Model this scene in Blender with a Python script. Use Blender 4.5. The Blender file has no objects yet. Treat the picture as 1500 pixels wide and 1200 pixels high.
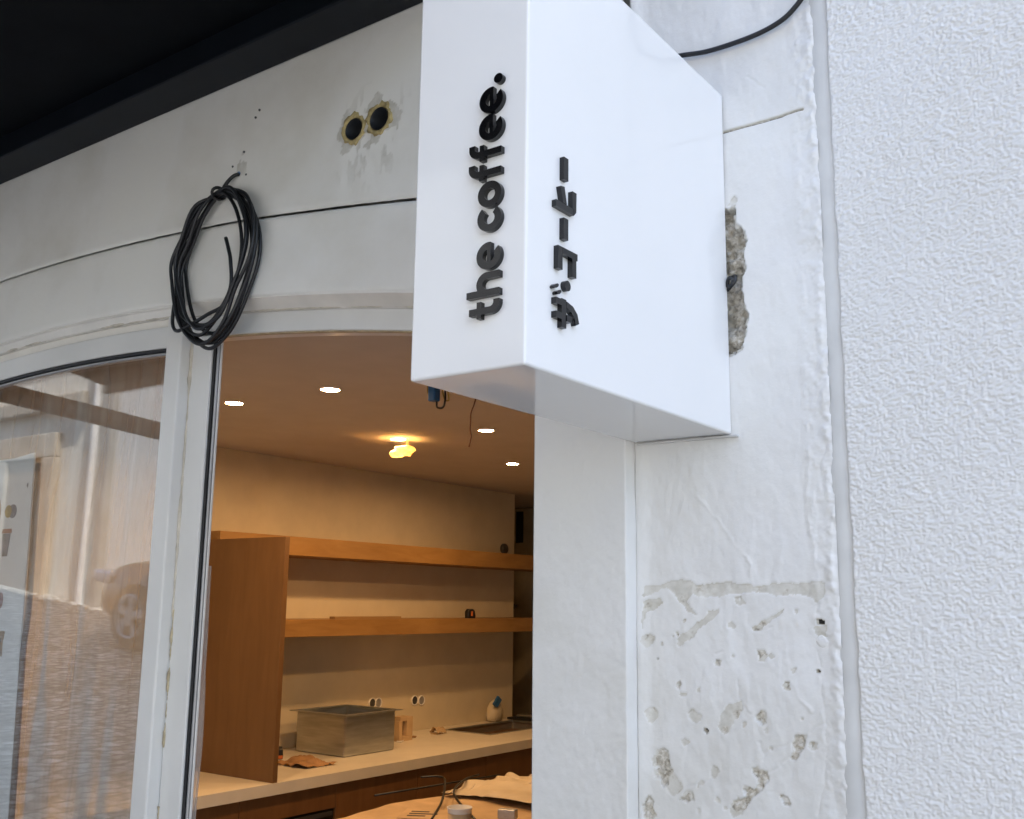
import bpy, bmesh, math, random
import numpy as np
from mathutils import Matrix, Vector

random.seed(7)
R = math.radians
scene = bpy.context.scene
col = scene.collection

# ------------------------------------------------------------------ camera
cam_d = bpy.data.cameras.new('camera')
cam = bpy.data.objects.new('camera', cam_d)
col.objects.link(cam)
yaw, pitch, roll = R(35.827), R(10.7785), R(0.7313)
fw = Vector((-math.sin(yaw) * math.cos(pitch), math.cos(yaw) * math.cos(pitch), math.sin(pitch)))
rt = Vector((math.cos(yaw), math.sin(yaw), 0))
up = rt.cross(fw)
r2 = math.cos(roll) * rt + math.sin(roll) * up
u2 = -math.sin(roll) * rt + math.cos(roll) * up
m = Matrix((r2, u2, -fw)).transposed().to_4x4()
m.translation = (0, 0, 1.75)
cam.matrix_world = m
cam_d.sensor_fit = 'HORIZONTAL'
cam_d.sensor_width = 36
cam_d.lens = 35.908
cam_d.clip_start = 0.05
cam_d.clip_end = 500
scene.camera = cam

# ------------------------------------------------------------------ sky and sun
SUN_EL, SUN_AZ = R(56), R(62)          # behind the shop, a little to the right
world = bpy.data.worlds.new('World')
scene.world = world
world.use_nodes = True
wn = world.node_tree.nodes
wl = world.node_tree.links
bg = wn['Background']
sky = wn.new('ShaderNodeTexSky')
sky.sky_type = 'NISHITA'
sky.sun_disc = False
sky.sun_elevation = SUN_EL
sky.sun_rotation = SUN_AZ
sky.air_density = 1.0
sky.dust_density = 1.6
sky.ozone_density = 1.0
wl.new(sky.outputs[0], bg.inputs['Color'])
bg.inputs['Strength'].default_value = 0.15
sun_d = bpy.data.lights.new('sun', 'SUN')
sun_d.energy = 3.2
sun_d.angle = R(0.6)
sun_d.color = (1, 0.94, 0.86)
sun = bpy.data.objects.new('sun', sun_d)
col.objects.link(sun)
sd = Vector((math.sin(SUN_AZ) * math.cos(SUN_EL), math.cos(SUN_AZ) * math.cos(SUN_EL), math.sin(SUN_EL)))
sun.rotation_euler = sd.to_track_quat('Z', 'Y').to_euler()
sun.location = (6, 14, 26)

scene.view_settings.view_transform = 'Standard'
scene.view_settings.look = 'None'
scene.view_settings.gamma = 1
scene.view_settings.use_curve_mapping = False
scene.view_settings.exposure = 1.88
scene.cycles.max_bounces = 10
scene.cycles.transparent_max_bounces = 24
scene.cycles.caustics_reflective = False
scene.cycles.caustics_refractive = False

# ------------------------------------------------------------------ noise
_tabs = {}
def vn(x, y, seed=0):
    if seed not in _tabs:
        _tabs[seed] = np.random.RandomState(seed).rand(256, 256)
    t = _tabs[seed]
    xi = np.floor(x).astype(int); yi = np.floor(y).astype(int)
    fx = x - xi; fy = y - yi
    fx = fx * fx * fx * (fx * (fx * 6 - 15) + 10); fy = fy * fy * fy * (fy * (fy * 6 - 15) + 10)
    a = t[xi & 255, yi & 255]; b = t[(xi + 1) & 255, yi & 255]
    c = t[xi & 255, (yi + 1) & 255]; d = t[(xi + 1) & 255, (yi + 1) & 255]
    return (a * (1 - fx) + b * fx) * (1 - fy) + (c * (1 - fx) + d * fx) * fy
def fbm(x, y, seed=0, octv=4, gain=0.5):
    s = 0; a = 1; n = 0
    for k in range(octv):
        s = s + a * vn(x * 2 ** k + 13.7 * k, y * 2 ** k + 7.3 * k, seed + k); n += a; a *= gain
    return s / n - 0.5
def sstep(a, b, x):
    t = np.clip((x - a) / (b - a), 0, 1)
    return t * t * (3 - 2 * t)

# ------------------------------------------------------------------ materials
MATS = {}
class NT:
    def __init__(self, name):
        self.m = bpy.data.materials.new(name); self.m.use_nodes = True
        self.t = self.m.node_tree; self.n = self.t.nodes
        self.b = self.n['Principled BSDF']; self.out = self.n['Material Output']
        self.tc = self.n.new('ShaderNodeTexCoord')
        MATS[name] = self.m
    def new(self, kind, **kw):
        nd = self.n.new('ShaderNode' + kind)
        for k, v in kw.items(): setattr(nd, k, v)
        return nd
    def link(self, a, b): self.t.links.new(a, b)
    def noise(self, scale, detail=4, rough=0.55, stretch=None, dist=0):
        nz = self.new('TexNoise'); nz.inputs['Scale'].default_value = scale
        nz.inputs['Detail'].default_value = detail; nz.inputs['Roughness'].default_value = rough
        nz.inputs['Distortion'].default_value = dist
        if stretch:
            mp = self.new('Mapping'); mp.inputs['Scale'].default_value = stretch
            self.link(self.tc.outputs['Object'], mp.inputs[0]); self.link(mp.outputs[0], nz.inputs['Vector'])
        else:
            self.link(self.tc.outputs['Object'], nz.inputs['Vector'])
        return nz
    def ramp(self, src, stops):
        r = self.new('ValToRGB'); e = r.color_ramp.elements
        while len(e) > 2: e.remove(e[-1])
        for i, (p, c) in enumerate(stops):
            if i < 2: e[i].position = p; e[i].color = (*c, 1)
            else:
                q = e.new(p); q.color = (*c, 1)
        self.link(src, r.inputs[0]); return r
    def bump(self, src, strength=0.3, dist=0.002, prev=None):
        b = self.new('Bump'); b.inputs['Strength'].default_value = strength; b.inputs['Distance'].default_value = dist
        self.link(src, b.inputs['Height'])
        if prev: self.link(prev.outputs[0], b.inputs['Normal'])
        return b
    def mix(self, fac, a, b):
        mx = self.new('Mix', data_type='RGBA')
        for i, v in ((0, fac), (6, a), (7, b)):
            if isinstance(v, (int, float)): mx.inputs[i].default_value = v
            elif isinstance(v, tuple): mx.inputs[i].default_value = (*v, 1)
            else: self.link(v, mx.inputs[i])
        return mx.outputs[2]

def simple(name, c, rough=0.6, metal=0, var=0.12, scale=6, bump=0, bscale=80, spec=None, detail=4, stretch=None):
    t = NT(name)
    nz = t.noise(scale, detail, stretch=stretch)
    lo = tuple(v * (1 - var) for v in c); hi = tuple(min(1, v * (1 + var)) for v in c)
    rp = t.ramp(nz.outputs[0], [(0.3, lo), (0.7, hi)])
    t.link(rp.outputs[0], t.b.inputs['Base Color'])
    t.b.inputs['Roughness'].default_value = rough; t.b.inputs['Metallic'].default_value = metal
    if spec is not None: t.b.inputs['Specular IOR Level'].default_value = spec
    if bump:
        b = t.bump(t.noise(bscale, 3).outputs[0], bump, 0.003); t.link(b.outputs[0], t.b.inputs['Normal'])
    return t.m

# plaster with wear attribute (0 paint, 1 putty, 2 broken masonry, 3 black hole)
def plaster(name, paint, tint=(0.03, 0.04)):
    t = NT(name)
    at = t.new('Attribute', attribute_name='wear')
    big = t.noise(2.3, 5)
    fine = t.noise(38, 5, 0.6)
    pc = t.ramp(big.outputs[0], [(0.32, (paint[0] * 0.90, paint[1] * 0.89, paint[2] * 0.86)), (0.5, paint), (0.72, (paint[0] * 1.02, paint[1] * 1.02, paint[2] * 1.0))])
    putty = t.ramp(fine.outputs[0], [(0.3, (0.53, 0.505, 0.44)), (0.6, (0.65, 0.63, 0.575)), (0.8, (0.70, 0.69, 0.655))])
    mas = t.ramp(t.noise(95, 6, 0.7).outputs[0], [(0.30, (0.17, 0.15, 0.12)), (0.42, (0.40, 0.365, 0.30)), (0.53, (0.58, 0.54, 0.465)), (0.66, (0.74, 0.73, 0.70))])
    def band(lo, hi):
        mr = t.new('MapRange'); mr.inputs[1].default_value = lo; mr.inputs[2].default_value = hi
        t.link(at.outputs['Fac'], mr.inputs[0]); return mr.outputs[0]
    c = t.mix(band(0.3, 0.8), pc.outputs[0], putty.outputs[0])
    c = t.mix(band(1.25, 1.75), c, mas.outputs[0])
    c = t.mix(band(2.3, 2.8), c, (0.012, 0.011, 0.010))
    t.link(c, t.b.inputs['Base Color'])
    t.b.inputs['Roughness'].default_value = 0.55
    b1 = t.bump(t.noise(28, 6, 0.6).outputs[0], 0.20, 0.004)
    b2 = t.bump(t.noise(170, 4, 0.6).outputs[0], 0.14, 0.002, b1)
    t.link(b2.outputs[0], t.b.inputs['Normal'])
    return t.m
plaster('plaster_pier', (0.75, 0.745, 0.73))
plaster('plaster_facade', (0.84, 0.825, 0.78))

t = NT('stucco')
nz = t.noise(1.7, 5)
t.link(t.ramp(nz.outputs[0], [(0.25, (0.69, 0.685, 0.67)), (0.5, (0.73, 0.727, 0.715)), (0.75, (0.745, 0.742, 0.73))]).outputs[0], t.b.inputs['Base Color'])
t.b.inputs['Roughness'].default_value = 0.6
t.link(t.bump(t.noise(260, 3).outputs[0], 0.22, 0.002).outputs[0], t.b.inputs['Normal'])

t = NT('stucco_far')
nz = t.noise(1.7, 5)
t.link(t.ramp(nz.outputs[0], [(0.25, (0.69, 0.685, 0.67)), (0.5, (0.73, 0.727, 0.715)), (0.75, (0.745, 0.742, 0.73))]).outputs[0], t.b.inputs['Base Color'])
t.b.inputs['Roughness'].default_value = 0.6
t.link(t.bump(t.noise(75, 4, stretch=(1, 1, 1.5)).outputs[0], 0.9, 0.006).outputs[0], t.b.inputs['Normal'])

t = NT('acrylic')
nz = t.noise(3, 3)
t.link(t.ramp(nz.outputs[0], [(0.3, (0.80, 0.805, 0.805)), (0.7, (0.82, 0.82, 0.82))]).outputs[0], t.b.inputs['Base Color'])
t.b.inputs['Roughness'].default_value = 0.055
t.b.inputs['IOR'].default_value = 1.43
t.b.inputs['Subsurface Weight'].default_value = 0.15
t.b.inputs['Subsurface Radius'].default_value = (0.01, 0.01, 0.01)
t.link(t.bump(t.noise(5, 2).outputs[0], 0.02, 0.01).outputs[0], t.b.inputs['Normal'])

simple('letter_black', (0.004, 0.004, 0.005), 0.12, var=0.3)
simple('navy_fabric', (0.0045, 0.0055, 0.0075), 0.85, spec=0.1, var=0.2, bump=0.2, bscale=300)
simple('navy_metal', (0.006, 0.008, 0.012), 0.5, spec=0.2, var=0.2)
simple('cable_black', (0.012, 0.013, 0.015), 0.42, var=0.4, scale=30)
simple('pvc_white', (0.74, 0.735, 0.71), 0.3, var=0.04, scale=4)
simple('pvc_cream', (0.82, 0.79, 0.73), 0.42, var=0.07, scale=8)
simple('caulk', (0.46, 0.385, 0.25), 0.6, var=0.3, scale=40, bump=0.3)
simple('caulk_pale', (0.60, 0.55, 0.46), 0.6, var=0.2, scale=25, bump=0.3)
simple('caulk_white', (0.60, 0.60, 0.585), 0.5, var=0.06, scale=12)
simple('gasket', (0.008, 0.008, 0.009), 0.5)
simple('alu_grey', (0.42, 0.42, 0.43), 0.35, 0.6)
simple('foam', (0.42, 0.33, 0.15), 0.8, var=0.4, scale=60, bump=0.8, bscale=90)
simple('pipe_dark', (0.02, 0.022, 0.026), 0.45, var=0.3)
simple('room_white', (0.64, 0.555, 0.40), 0.7, var=0.05, bump=0.05)
simple('ceiling_white', (0.56, 0.51, 0.465), 0.8, var=0.04, bump=0.04)
simple('worktop', (0.73, 0.67, 0.56), 0.35, var=0.06)
simple('tile_floor', (0.30, 0.27, 0.24), 0.5, var=0.2)
simple('kraft', (0.50, 0.35, 0.20), 0.8, var=0.15, scale=9, bump=0.15, bscale=30)
simple('kraft_dark', (0.36, 0.20, 0.09), 0.75, var=0.25, scale=12)
simple('paper_white', (0.72, 0.70, 0.66), 0.7, var=0.06)
simple('wrap_paper', (0.58, 0.49, 0.36), 0.6, var=0.1)
simple('poster_white', (0.88, 0.88, 0.89), 0.5, var=0.05, scale=5)
simple('ink', (0.03, 0.03, 0.035), 0.6)
simple('ink_tan', (0.42, 0.29, 0.17), 0.6, var=0.3, scale=20)
simple('ink_rust', (0.34, 0.17, 0.13), 0.6, var=0.3, scale=20)
simple('ink_slate', (0.22, 0.23, 0.27), 0.6, var=0.3, scale=20)
simple('ink_gold', (0.44, 0.34, 0.14), 0.6, var=0.3, scale=20)
simple('steel', (0.46, 0.47, 0.46), 0.30, 0.85, var=0.18, scale=5, stretch=(1, 1, 9))
simple('dark_steel', (0.10, 0.10, 0.10), 0.4, 0.5)
simple('black_plastic', (0.012, 0.012, 0.012), 0.4)
simple('orange_plastic', (0.62, 0.16, 0.04), 0.45)
simple('red_plastic', (0.30, 0.015, 0.02), 0.45)
simple('blue_plastic', (0.02, 0.12, 0.30), 0.4)
simple('copper_wire', (0.16, 0.055, 0.03), 0.5)
simple('yellow_wire', (0.35, 0.25, 0.06), 0.5)
simple('door_green', (0.52, 0.45, 0.30), 0.6)
simple('glass_dark', (0.02, 0.022, 0.025), 0.06)
simple('stone', (0.40, 0.36, 0.30), 0.8, var=0.2, scale=3, bump=0.3, bscale=30)
simple('stone_grey', (0.30, 0.30, 0.29), 0.8, var=0.2, scale=3, bump=0.3, bscale=30)
simple('wall_far', (0.62, 0.59, 0.53), 0.8, var=0.1, scale=1.2, bump=0.2, bscale=20)
simple('wall_far_white', (0.68, 0.68, 0.67), 0.8, var=0.06, scale=1.0)
simple('wood_door', (0.20, 0.12, 0.06), 0.55, var=0.3, scale=4, stretch=(8, 8, 1))
simple('roof_tile', (0.32, 0.15, 0.09), 0.8, var=0.3, scale=5)
simple('car_paint', (0.045, 0.05, 0.06), 0.22, 0.3, var=0.1)
simple('tyre', (0.016, 0.016, 0.016), 0.8)
simple('rim', (0.55, 0.56, 0.57), 0.25, 0.9)
simple('headlamp', (0.75, 0.77, 0.8), 0.08, 0.2)
simple('plate_white', (0.7, 0.7, 0.7), 0.5)

def wood(name, dark, light, stretch=(22, 1.2, 1.2), rough=0.5):
    t = NT(name)
    a = t.noise(3.2, 6, 0.6, stretch, 0.6); b = t.noise(0.9, 3)
    c1 = t.ramp(a.outputs[0], [(0.32, dark), (0.68, light)])
    c2 = t.ramp(b.outputs[0], [(0.3, tuple(v * 0.85 for v in dark)), (0.7, light)])
    t.link(t.mix(0.35, c1.outputs[0], c2.outputs[0]), t.b.inputs['Base Color'])
    t.b.inputs['Roughness'].default_value = rough
    t.link(t.bump(a.outputs[0], 0.06, 0.001).outputs[0], t.b.inputs['Normal'])
    return t.m
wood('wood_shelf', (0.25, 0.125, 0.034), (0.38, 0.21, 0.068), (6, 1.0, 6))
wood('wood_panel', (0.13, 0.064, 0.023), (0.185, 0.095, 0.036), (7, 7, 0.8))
wood('wood_cabinet', (0.17, 0.076, 0.025), (0.24, 0.112, 0.038), (5, 5, 0.9))
wood('wood_strip', (0.26, 0.15, 0.06), (0.36, 0.22, 0.09), (6, 1, 6))

# window glass: thin pane, clear with its Fresnel reflection
t = NT('window_glass')
gm = t.new('NewGeometry'); fr = t.new('Fresnel')
mr = t.new('MapRange'); mr.inputs[3].default_value = 1.52; mr.inputs[4].default_value = 1 / 1.52
t.link(gm.outputs['Backfacing'], mr.inputs[0]); t.link(mr.outputs[0], fr.inputs['IOR'])
tr = t.new('BsdfTransparent'); tr.inputs[0].default_value = (0.985, 0.99, 0.987, 1)
gl = t.new('BsdfGlossy'); gl.inputs['Roughness'].default_value = 0.0
t.link(t.bump(t.noise(2.2, 2).outputs[0], 0.015, 0.02).outputs[0], gl.inputs['Normal'])
mx = t.new('MixShader'); t.link(fr.outputs[0], mx.inputs[0]); t.link(tr.outputs[0], mx.inputs[1]); t.link(gl.outputs[0], mx.inputs[2])
t.link(mx.outputs[0], t.out.inputs[0])

# thin plastic dust sheet
t = NT('plastic_film')
st = t.noise(1.5, 1.5, 0.4, (7, 1, 0.4), 0.6)
rp = t.ramp(st.outputs[0], [(0.34, (0.42, 0.42, 0.42)), (0.54, (0.52, 0.52, 0.52)), (0.68, (0.86, 0.86, 0.86))])
tr = t.new('BsdfTransparent'); t.b.inputs['Base Color'].default_value = (0.50, 0.50, 0.49, 1)
t.b.inputs['Roughness'].default_value = 0.25
tl = t.new('BsdfTranslucent'); tl.inputs[0].default_value = (0.8, 0.78, 0.74, 1)
m1 = t.new('MixShader'); m1.inputs[0].default_value = 0.06
t.link(t.b.outputs[0], m1.inputs[1]); t.link(tl.outputs[0], m1.inputs[2])
mx = t.new('MixShader'); t.link(rp.outputs[0], mx.inputs[0]); t.link(tr.outputs[0], mx.inputs[1]); t.link(m1.outputs[0], mx.inputs[2])
t.link(mx.outputs[0], t.out.inputs[0])

# lit lamp lens
t = NT('lamp_lens')
em = t.new('Emission'); em.inputs[0].default_value = (1.0, 0.58, 0.255, 1); em.inputs[1].default_value = 240.0
t.link(em.outputs[0], t.out.inputs[0])

# thin tissue glowing only because light shines through it
t = NT('tissue')
tl = t.new('BsdfTranslucent'); tl.inputs[0].default_value = (0.85, 0.72, 0.45, 1)
df = t.new('BsdfDiffuse'); df.inputs[0].default_value = (0.85, 0.74, 0.5, 1)
mx = t.new('MixShader'); mx.inputs[0].default_value = 0.5
t.link(tl.outputs[0], mx.inputs[1]); t.link(df.outputs[0], mx.inputs[2]); t.link(mx.outputs[0], t.out.inputs[0])

# cobbled street
t = NT('cobbles')
mp = t.new('Mapping'); mp.inputs['Scale'].default_value = (9, 9, 9); t.link(t.tc.outputs['Object'], mp.inputs[0])
vo = t.new('TexVoronoi'); vo.feature = 'DISTANCE_TO_EDGE'; vo.inputs['Scale'].default_value = 1; t.link(mp.outputs[0], vo.inputs['Vector'])
vc = t.new('TexVoronoi'); vc.inputs['Scale'].default_value = 1; t.link(mp.outputs[0], vc.inputs['Vector'])
st = t.ramp(vc.outputs['Color'], [(0.2, (0.42, 0.41, 0.38)), (0.8, (0.74, 0.73, 0.69))])
jt = t.ramp(vo.outputs[0], [(0.05, (0, 0, 0)), (0.16, (1, 1, 1))])
t.link(t.mix(jt.outputs[0], (0.08, 0.07, 0.06), st.outputs[0]), t.b.inputs['Base Color'])
t.b.inputs['Roughness'].default_value = 0.6
t.link(t.bump(jt.outputs[0], 0.8, 0.03).outputs[0], t.b.inputs['Normal'])

# ------------------------------------------------------------------ builders
def place(o, parent):
    if parent is not None:
        o.parent = parent
        o.matrix_parent_inverse = Matrix.Translation(parent.location).inverted() if not parent.get('_local') else Matrix.Identity(4)
        if parent.parent is not None and not parent.get('_local'):
            o.matrix_parent_inverse = Matrix.Identity(4)
def obj(name, me, mat=None, parent=None, smooth=False, **props):
    o = bpy.data.objects.new(name, me)
    col.objects.link(o)
    if mat and not me.materials: me.materials.append(MATS[mat])
    if smooth:
        me.polygons.foreach_set('use_smooth', [True] * len(me.polygons))
    place(o, parent)
    for k, v in props.items(): o[k] = v
    return o
def mesh(name, verts, faces, mat, parent=None, smooth=False, **props):
    me = bpy.data.meshes.new(name)
    me.from_pydata([tuple(v) for v in verts], [], [tuple(f) for f in faces]); me.update()
    return obj(name, me, mat, parent, smooth, **props)
def from_bm(name, bm, mat, parent=None, smooth=False, **props):
    me = bpy.data.meshes.new(name); bm.to_mesh(me); bm.free()
    return obj(name, me, mat, parent, smooth, **props)
def bm_box(bm, x0, x1, y0, y1, z0, z1, bev=0, seg=2):
    b = bmesh.new()
    bmesh.ops.create_cube(b, size=1)
    for v in b.verts:
        v.co = ((x0 + x1) / 2 + v.co.x * (x1 - x0), (y0 + y1) / 2 + v.co.y * (y1 - y0), (z0 + z1) / 2 + v.co.z * (z1 - z0))
    if bev: bmesh.ops.bevel(b, geom=b.edges[:], offset=bev, segments=seg, affect='EDGES', profile=0.5)
    me = bpy.data.meshes.new('tmp'); b.to_mesh(me); b.free(); bm.from_mesh(me); bpy.data.meshes.remove(me)
def box(name, x0, x1, y0, y1, z0, z1, mat, parent=None, bev=0.002, **props):
    bm = bmesh.new(); bm_box(bm, x0, x1, y0, y1, z0, z1, bev)
    return from_bm(name, bm, mat, parent, **props)
def thing(name, loc, label, cat, group=None, local=False, rotz=0):
    o = bpy.data.objects.new(name, None); col.objects.link(o)
    o.location = loc; o.empty_display_size = 0.1
    o['label'] = label; o['category'] = cat
    if group: o['group'] = group
    if local:
        o['_local'] = 1; o.rotation_euler = (0, 0, rotz)
    return o
def tag(o, label, cat, group=None):
    o['label'] = label; o['category'] = cat
    if group: o['group'] = group
    return o
def tube_data(pts, rad, n=8, cap=True):
    P = [Vector(p) for p in pts]; N = len(P)
    rads = rad if hasattr(rad, '__len__') else [rad] * N
    vs, fs = [], []
    T = [(P[min(i + 1, N - 1)] - P[max(i - 1, 0)]).normalized() for i in range(N)]
    ref = Vector((0, 0, 1)) if abs(T[0].z) < 0.9 else Vector((1, 0, 0))
    a = T[0].cross(ref).normalized()
    for i in range(N):
        a = (a - T[i] * a.dot(T[i])).normalized(); b = T[i].cross(a)
        for k in range(n):
            t_ = 2 * math.pi * k / n
            vs.append(P[i] + (a * math.cos(t_) + b * math.sin(t_)) * rads[i])
    for i in range(N - 1):
        for k in range(n):
            k2 = (k + 1) % n
            fs.append((i * n + k, i * n + k2, (i + 1) * n + k2, (i + 1) * n + k))
    if cap:
        fs.append(tuple(range(n - 1, -1, -1))); fs.append(tuple((N - 1) * n + k for k in range(n)))
    return vs, fs
def tube(name, pts, rad, mat, parent=None, n=8, **props):
    v, f = tube_data(pts, rad, n)
    return mesh(name, v, f, mat, parent, True, **props)
def catmull(pts, k=8):
    P = [Vector(p) for p in pts]; P = [P[0] * 2 - P[1]] + P + [P[-1] * 2 - P[-2]]
    out = []
    for i in range(1, len(P) - 2):
        for j in range(k):
            t_ = j / k
            out.append(0.5 * ((2 * P[i]) + (P[i + 1] - P[i - 1]) * t_ + (2 * P[i - 1] - 5 * P[i] + 4 * P[i + 1] - P[i + 2]) * t_ ** 2 + (3 * P[i] - P[i - 1] - 3 * P[i + 1] + P[i + 2]) * t_ ** 3))
    out.append(P[-2]); return out
def lathe(name, prof, mat, parent=None, c=(0, 0, 0), axis='z', n=24, smooth=True, **props):
    vs, fs = [], []
    for (r_, h_) in prof:
        for k in range(n):
            a = 2 * math.pi * k / n
            p = (r_ * math.cos(a), r_ * math.sin(a), h_)
            if axis == 'y': p = (p[0], p[2], p[1])
            if axis == 'x': p = (p[2], p[0], p[1])
            vs.append((c[0] + p[0], c[1] + p[1], c[2] + p[2]))
    for i in range(len(prof) - 1):
        for k in range(n):
            k2 = (k + 1) % n; fs.append((i * n + k, i * n + k2, (i + 1) * n + k2, (i + 1) * n + k))
    return mesh(name, vs, fs, mat, parent, smooth, **props)
def prism(bm, poly, plane, d0, d1):
    """poly: 2-D points; plane 'yz' (extrude x), 'xz' (extrude y), 'xy' (extrude z)"""
    def P(a, b, d): return {'yz': (d, a, b), 'xz': (a, d, b), 'xy': (a, b, d)}[plane]
    A = [bm.verts.new(P(a, b, d0)) for a, b in poly]; B = [bm.verts.new(P(a, b, d1)) for a, b in poly]
    n = len(poly)
    bm.faces.new(A[::-1]); bm.faces.new(B)
    for i in range(n): bm.faces.new((A[i], A[(i + 1) % n], B[(i + 1) % n], B[i]))
    bmesh.ops.recalc_face_normals(bm, faces=bm.faces[:])
def grid_faces(nx, nz, keep=None):
    i = np.arange(nx - 1)[:, None] * nz + np.arange(nz - 1)[None, :]
    q = np.stack([i, i + nz, i + nz + 1, i + 1], -1).reshape(-1, 4)
    if keep is not None: q = q[keep.reshape(-1)]
    return q
def np_mesh(name, V, Q, mat, parent, smooth=True, wear=None, **props):
    me = bpy.data.meshes.new(name)
    nv, nq = len(V), len(Q)
    me.vertices.add(nv); me.vertices.foreach_set('co', V.astype(np.float32).ravel())
    me.loops.add(nq * 4); me.loops.foreach_set('vertex_index', Q.astype(np.int32).ravel())
    me.polygons.add(nq); me.polygons.foreach_set('loop_start', np.arange(0, nq * 4, 4, dtype=np.int32))
    me.update(calc_edges=True)
    if wear is not None:
        a = me.attributes.new('wear', 'FLOAT', 'POINT'); a.data.foreach_set('value', wear.astype(np.float32).ravel())
    return obj(name, me, mat, parent, smooth, **props)
def in_poly(X, Z, poly):
    ins = np.zeros(X.shape, bool); n = len(poly)
    for i in range(n):
        x1, z1 = poly[i]; x2, z2 = poly[(i + 1) % n]
        if z1 == z2: continue
        c = ((z1 > Z) != (z2 > Z)) & (X < (x2 - x1) * (Z - z1) / (z2 - z1) + x1)
        ins ^= c
    return ins
def seg_dist(X, Z, pts):
    d = np.full(X.shape, 9.0)
    for (x1, z1), (x2, z2) in zip(pts[:-1], pts[1:]):
        L = (x2 - x1) ** 2 + (z2 - z1) ** 2 + 1e-9
        t_ = np.clip(((X - x1) * (x2 - x1) + (Z - z1) * (z2 - z1)) / L, 0, 1)
        d = np.minimum(d, np.hypot(X - x1 - t_ * (x2 - x1), Z - z1 - t_ * (z2 - z1)))
    return d
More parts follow.
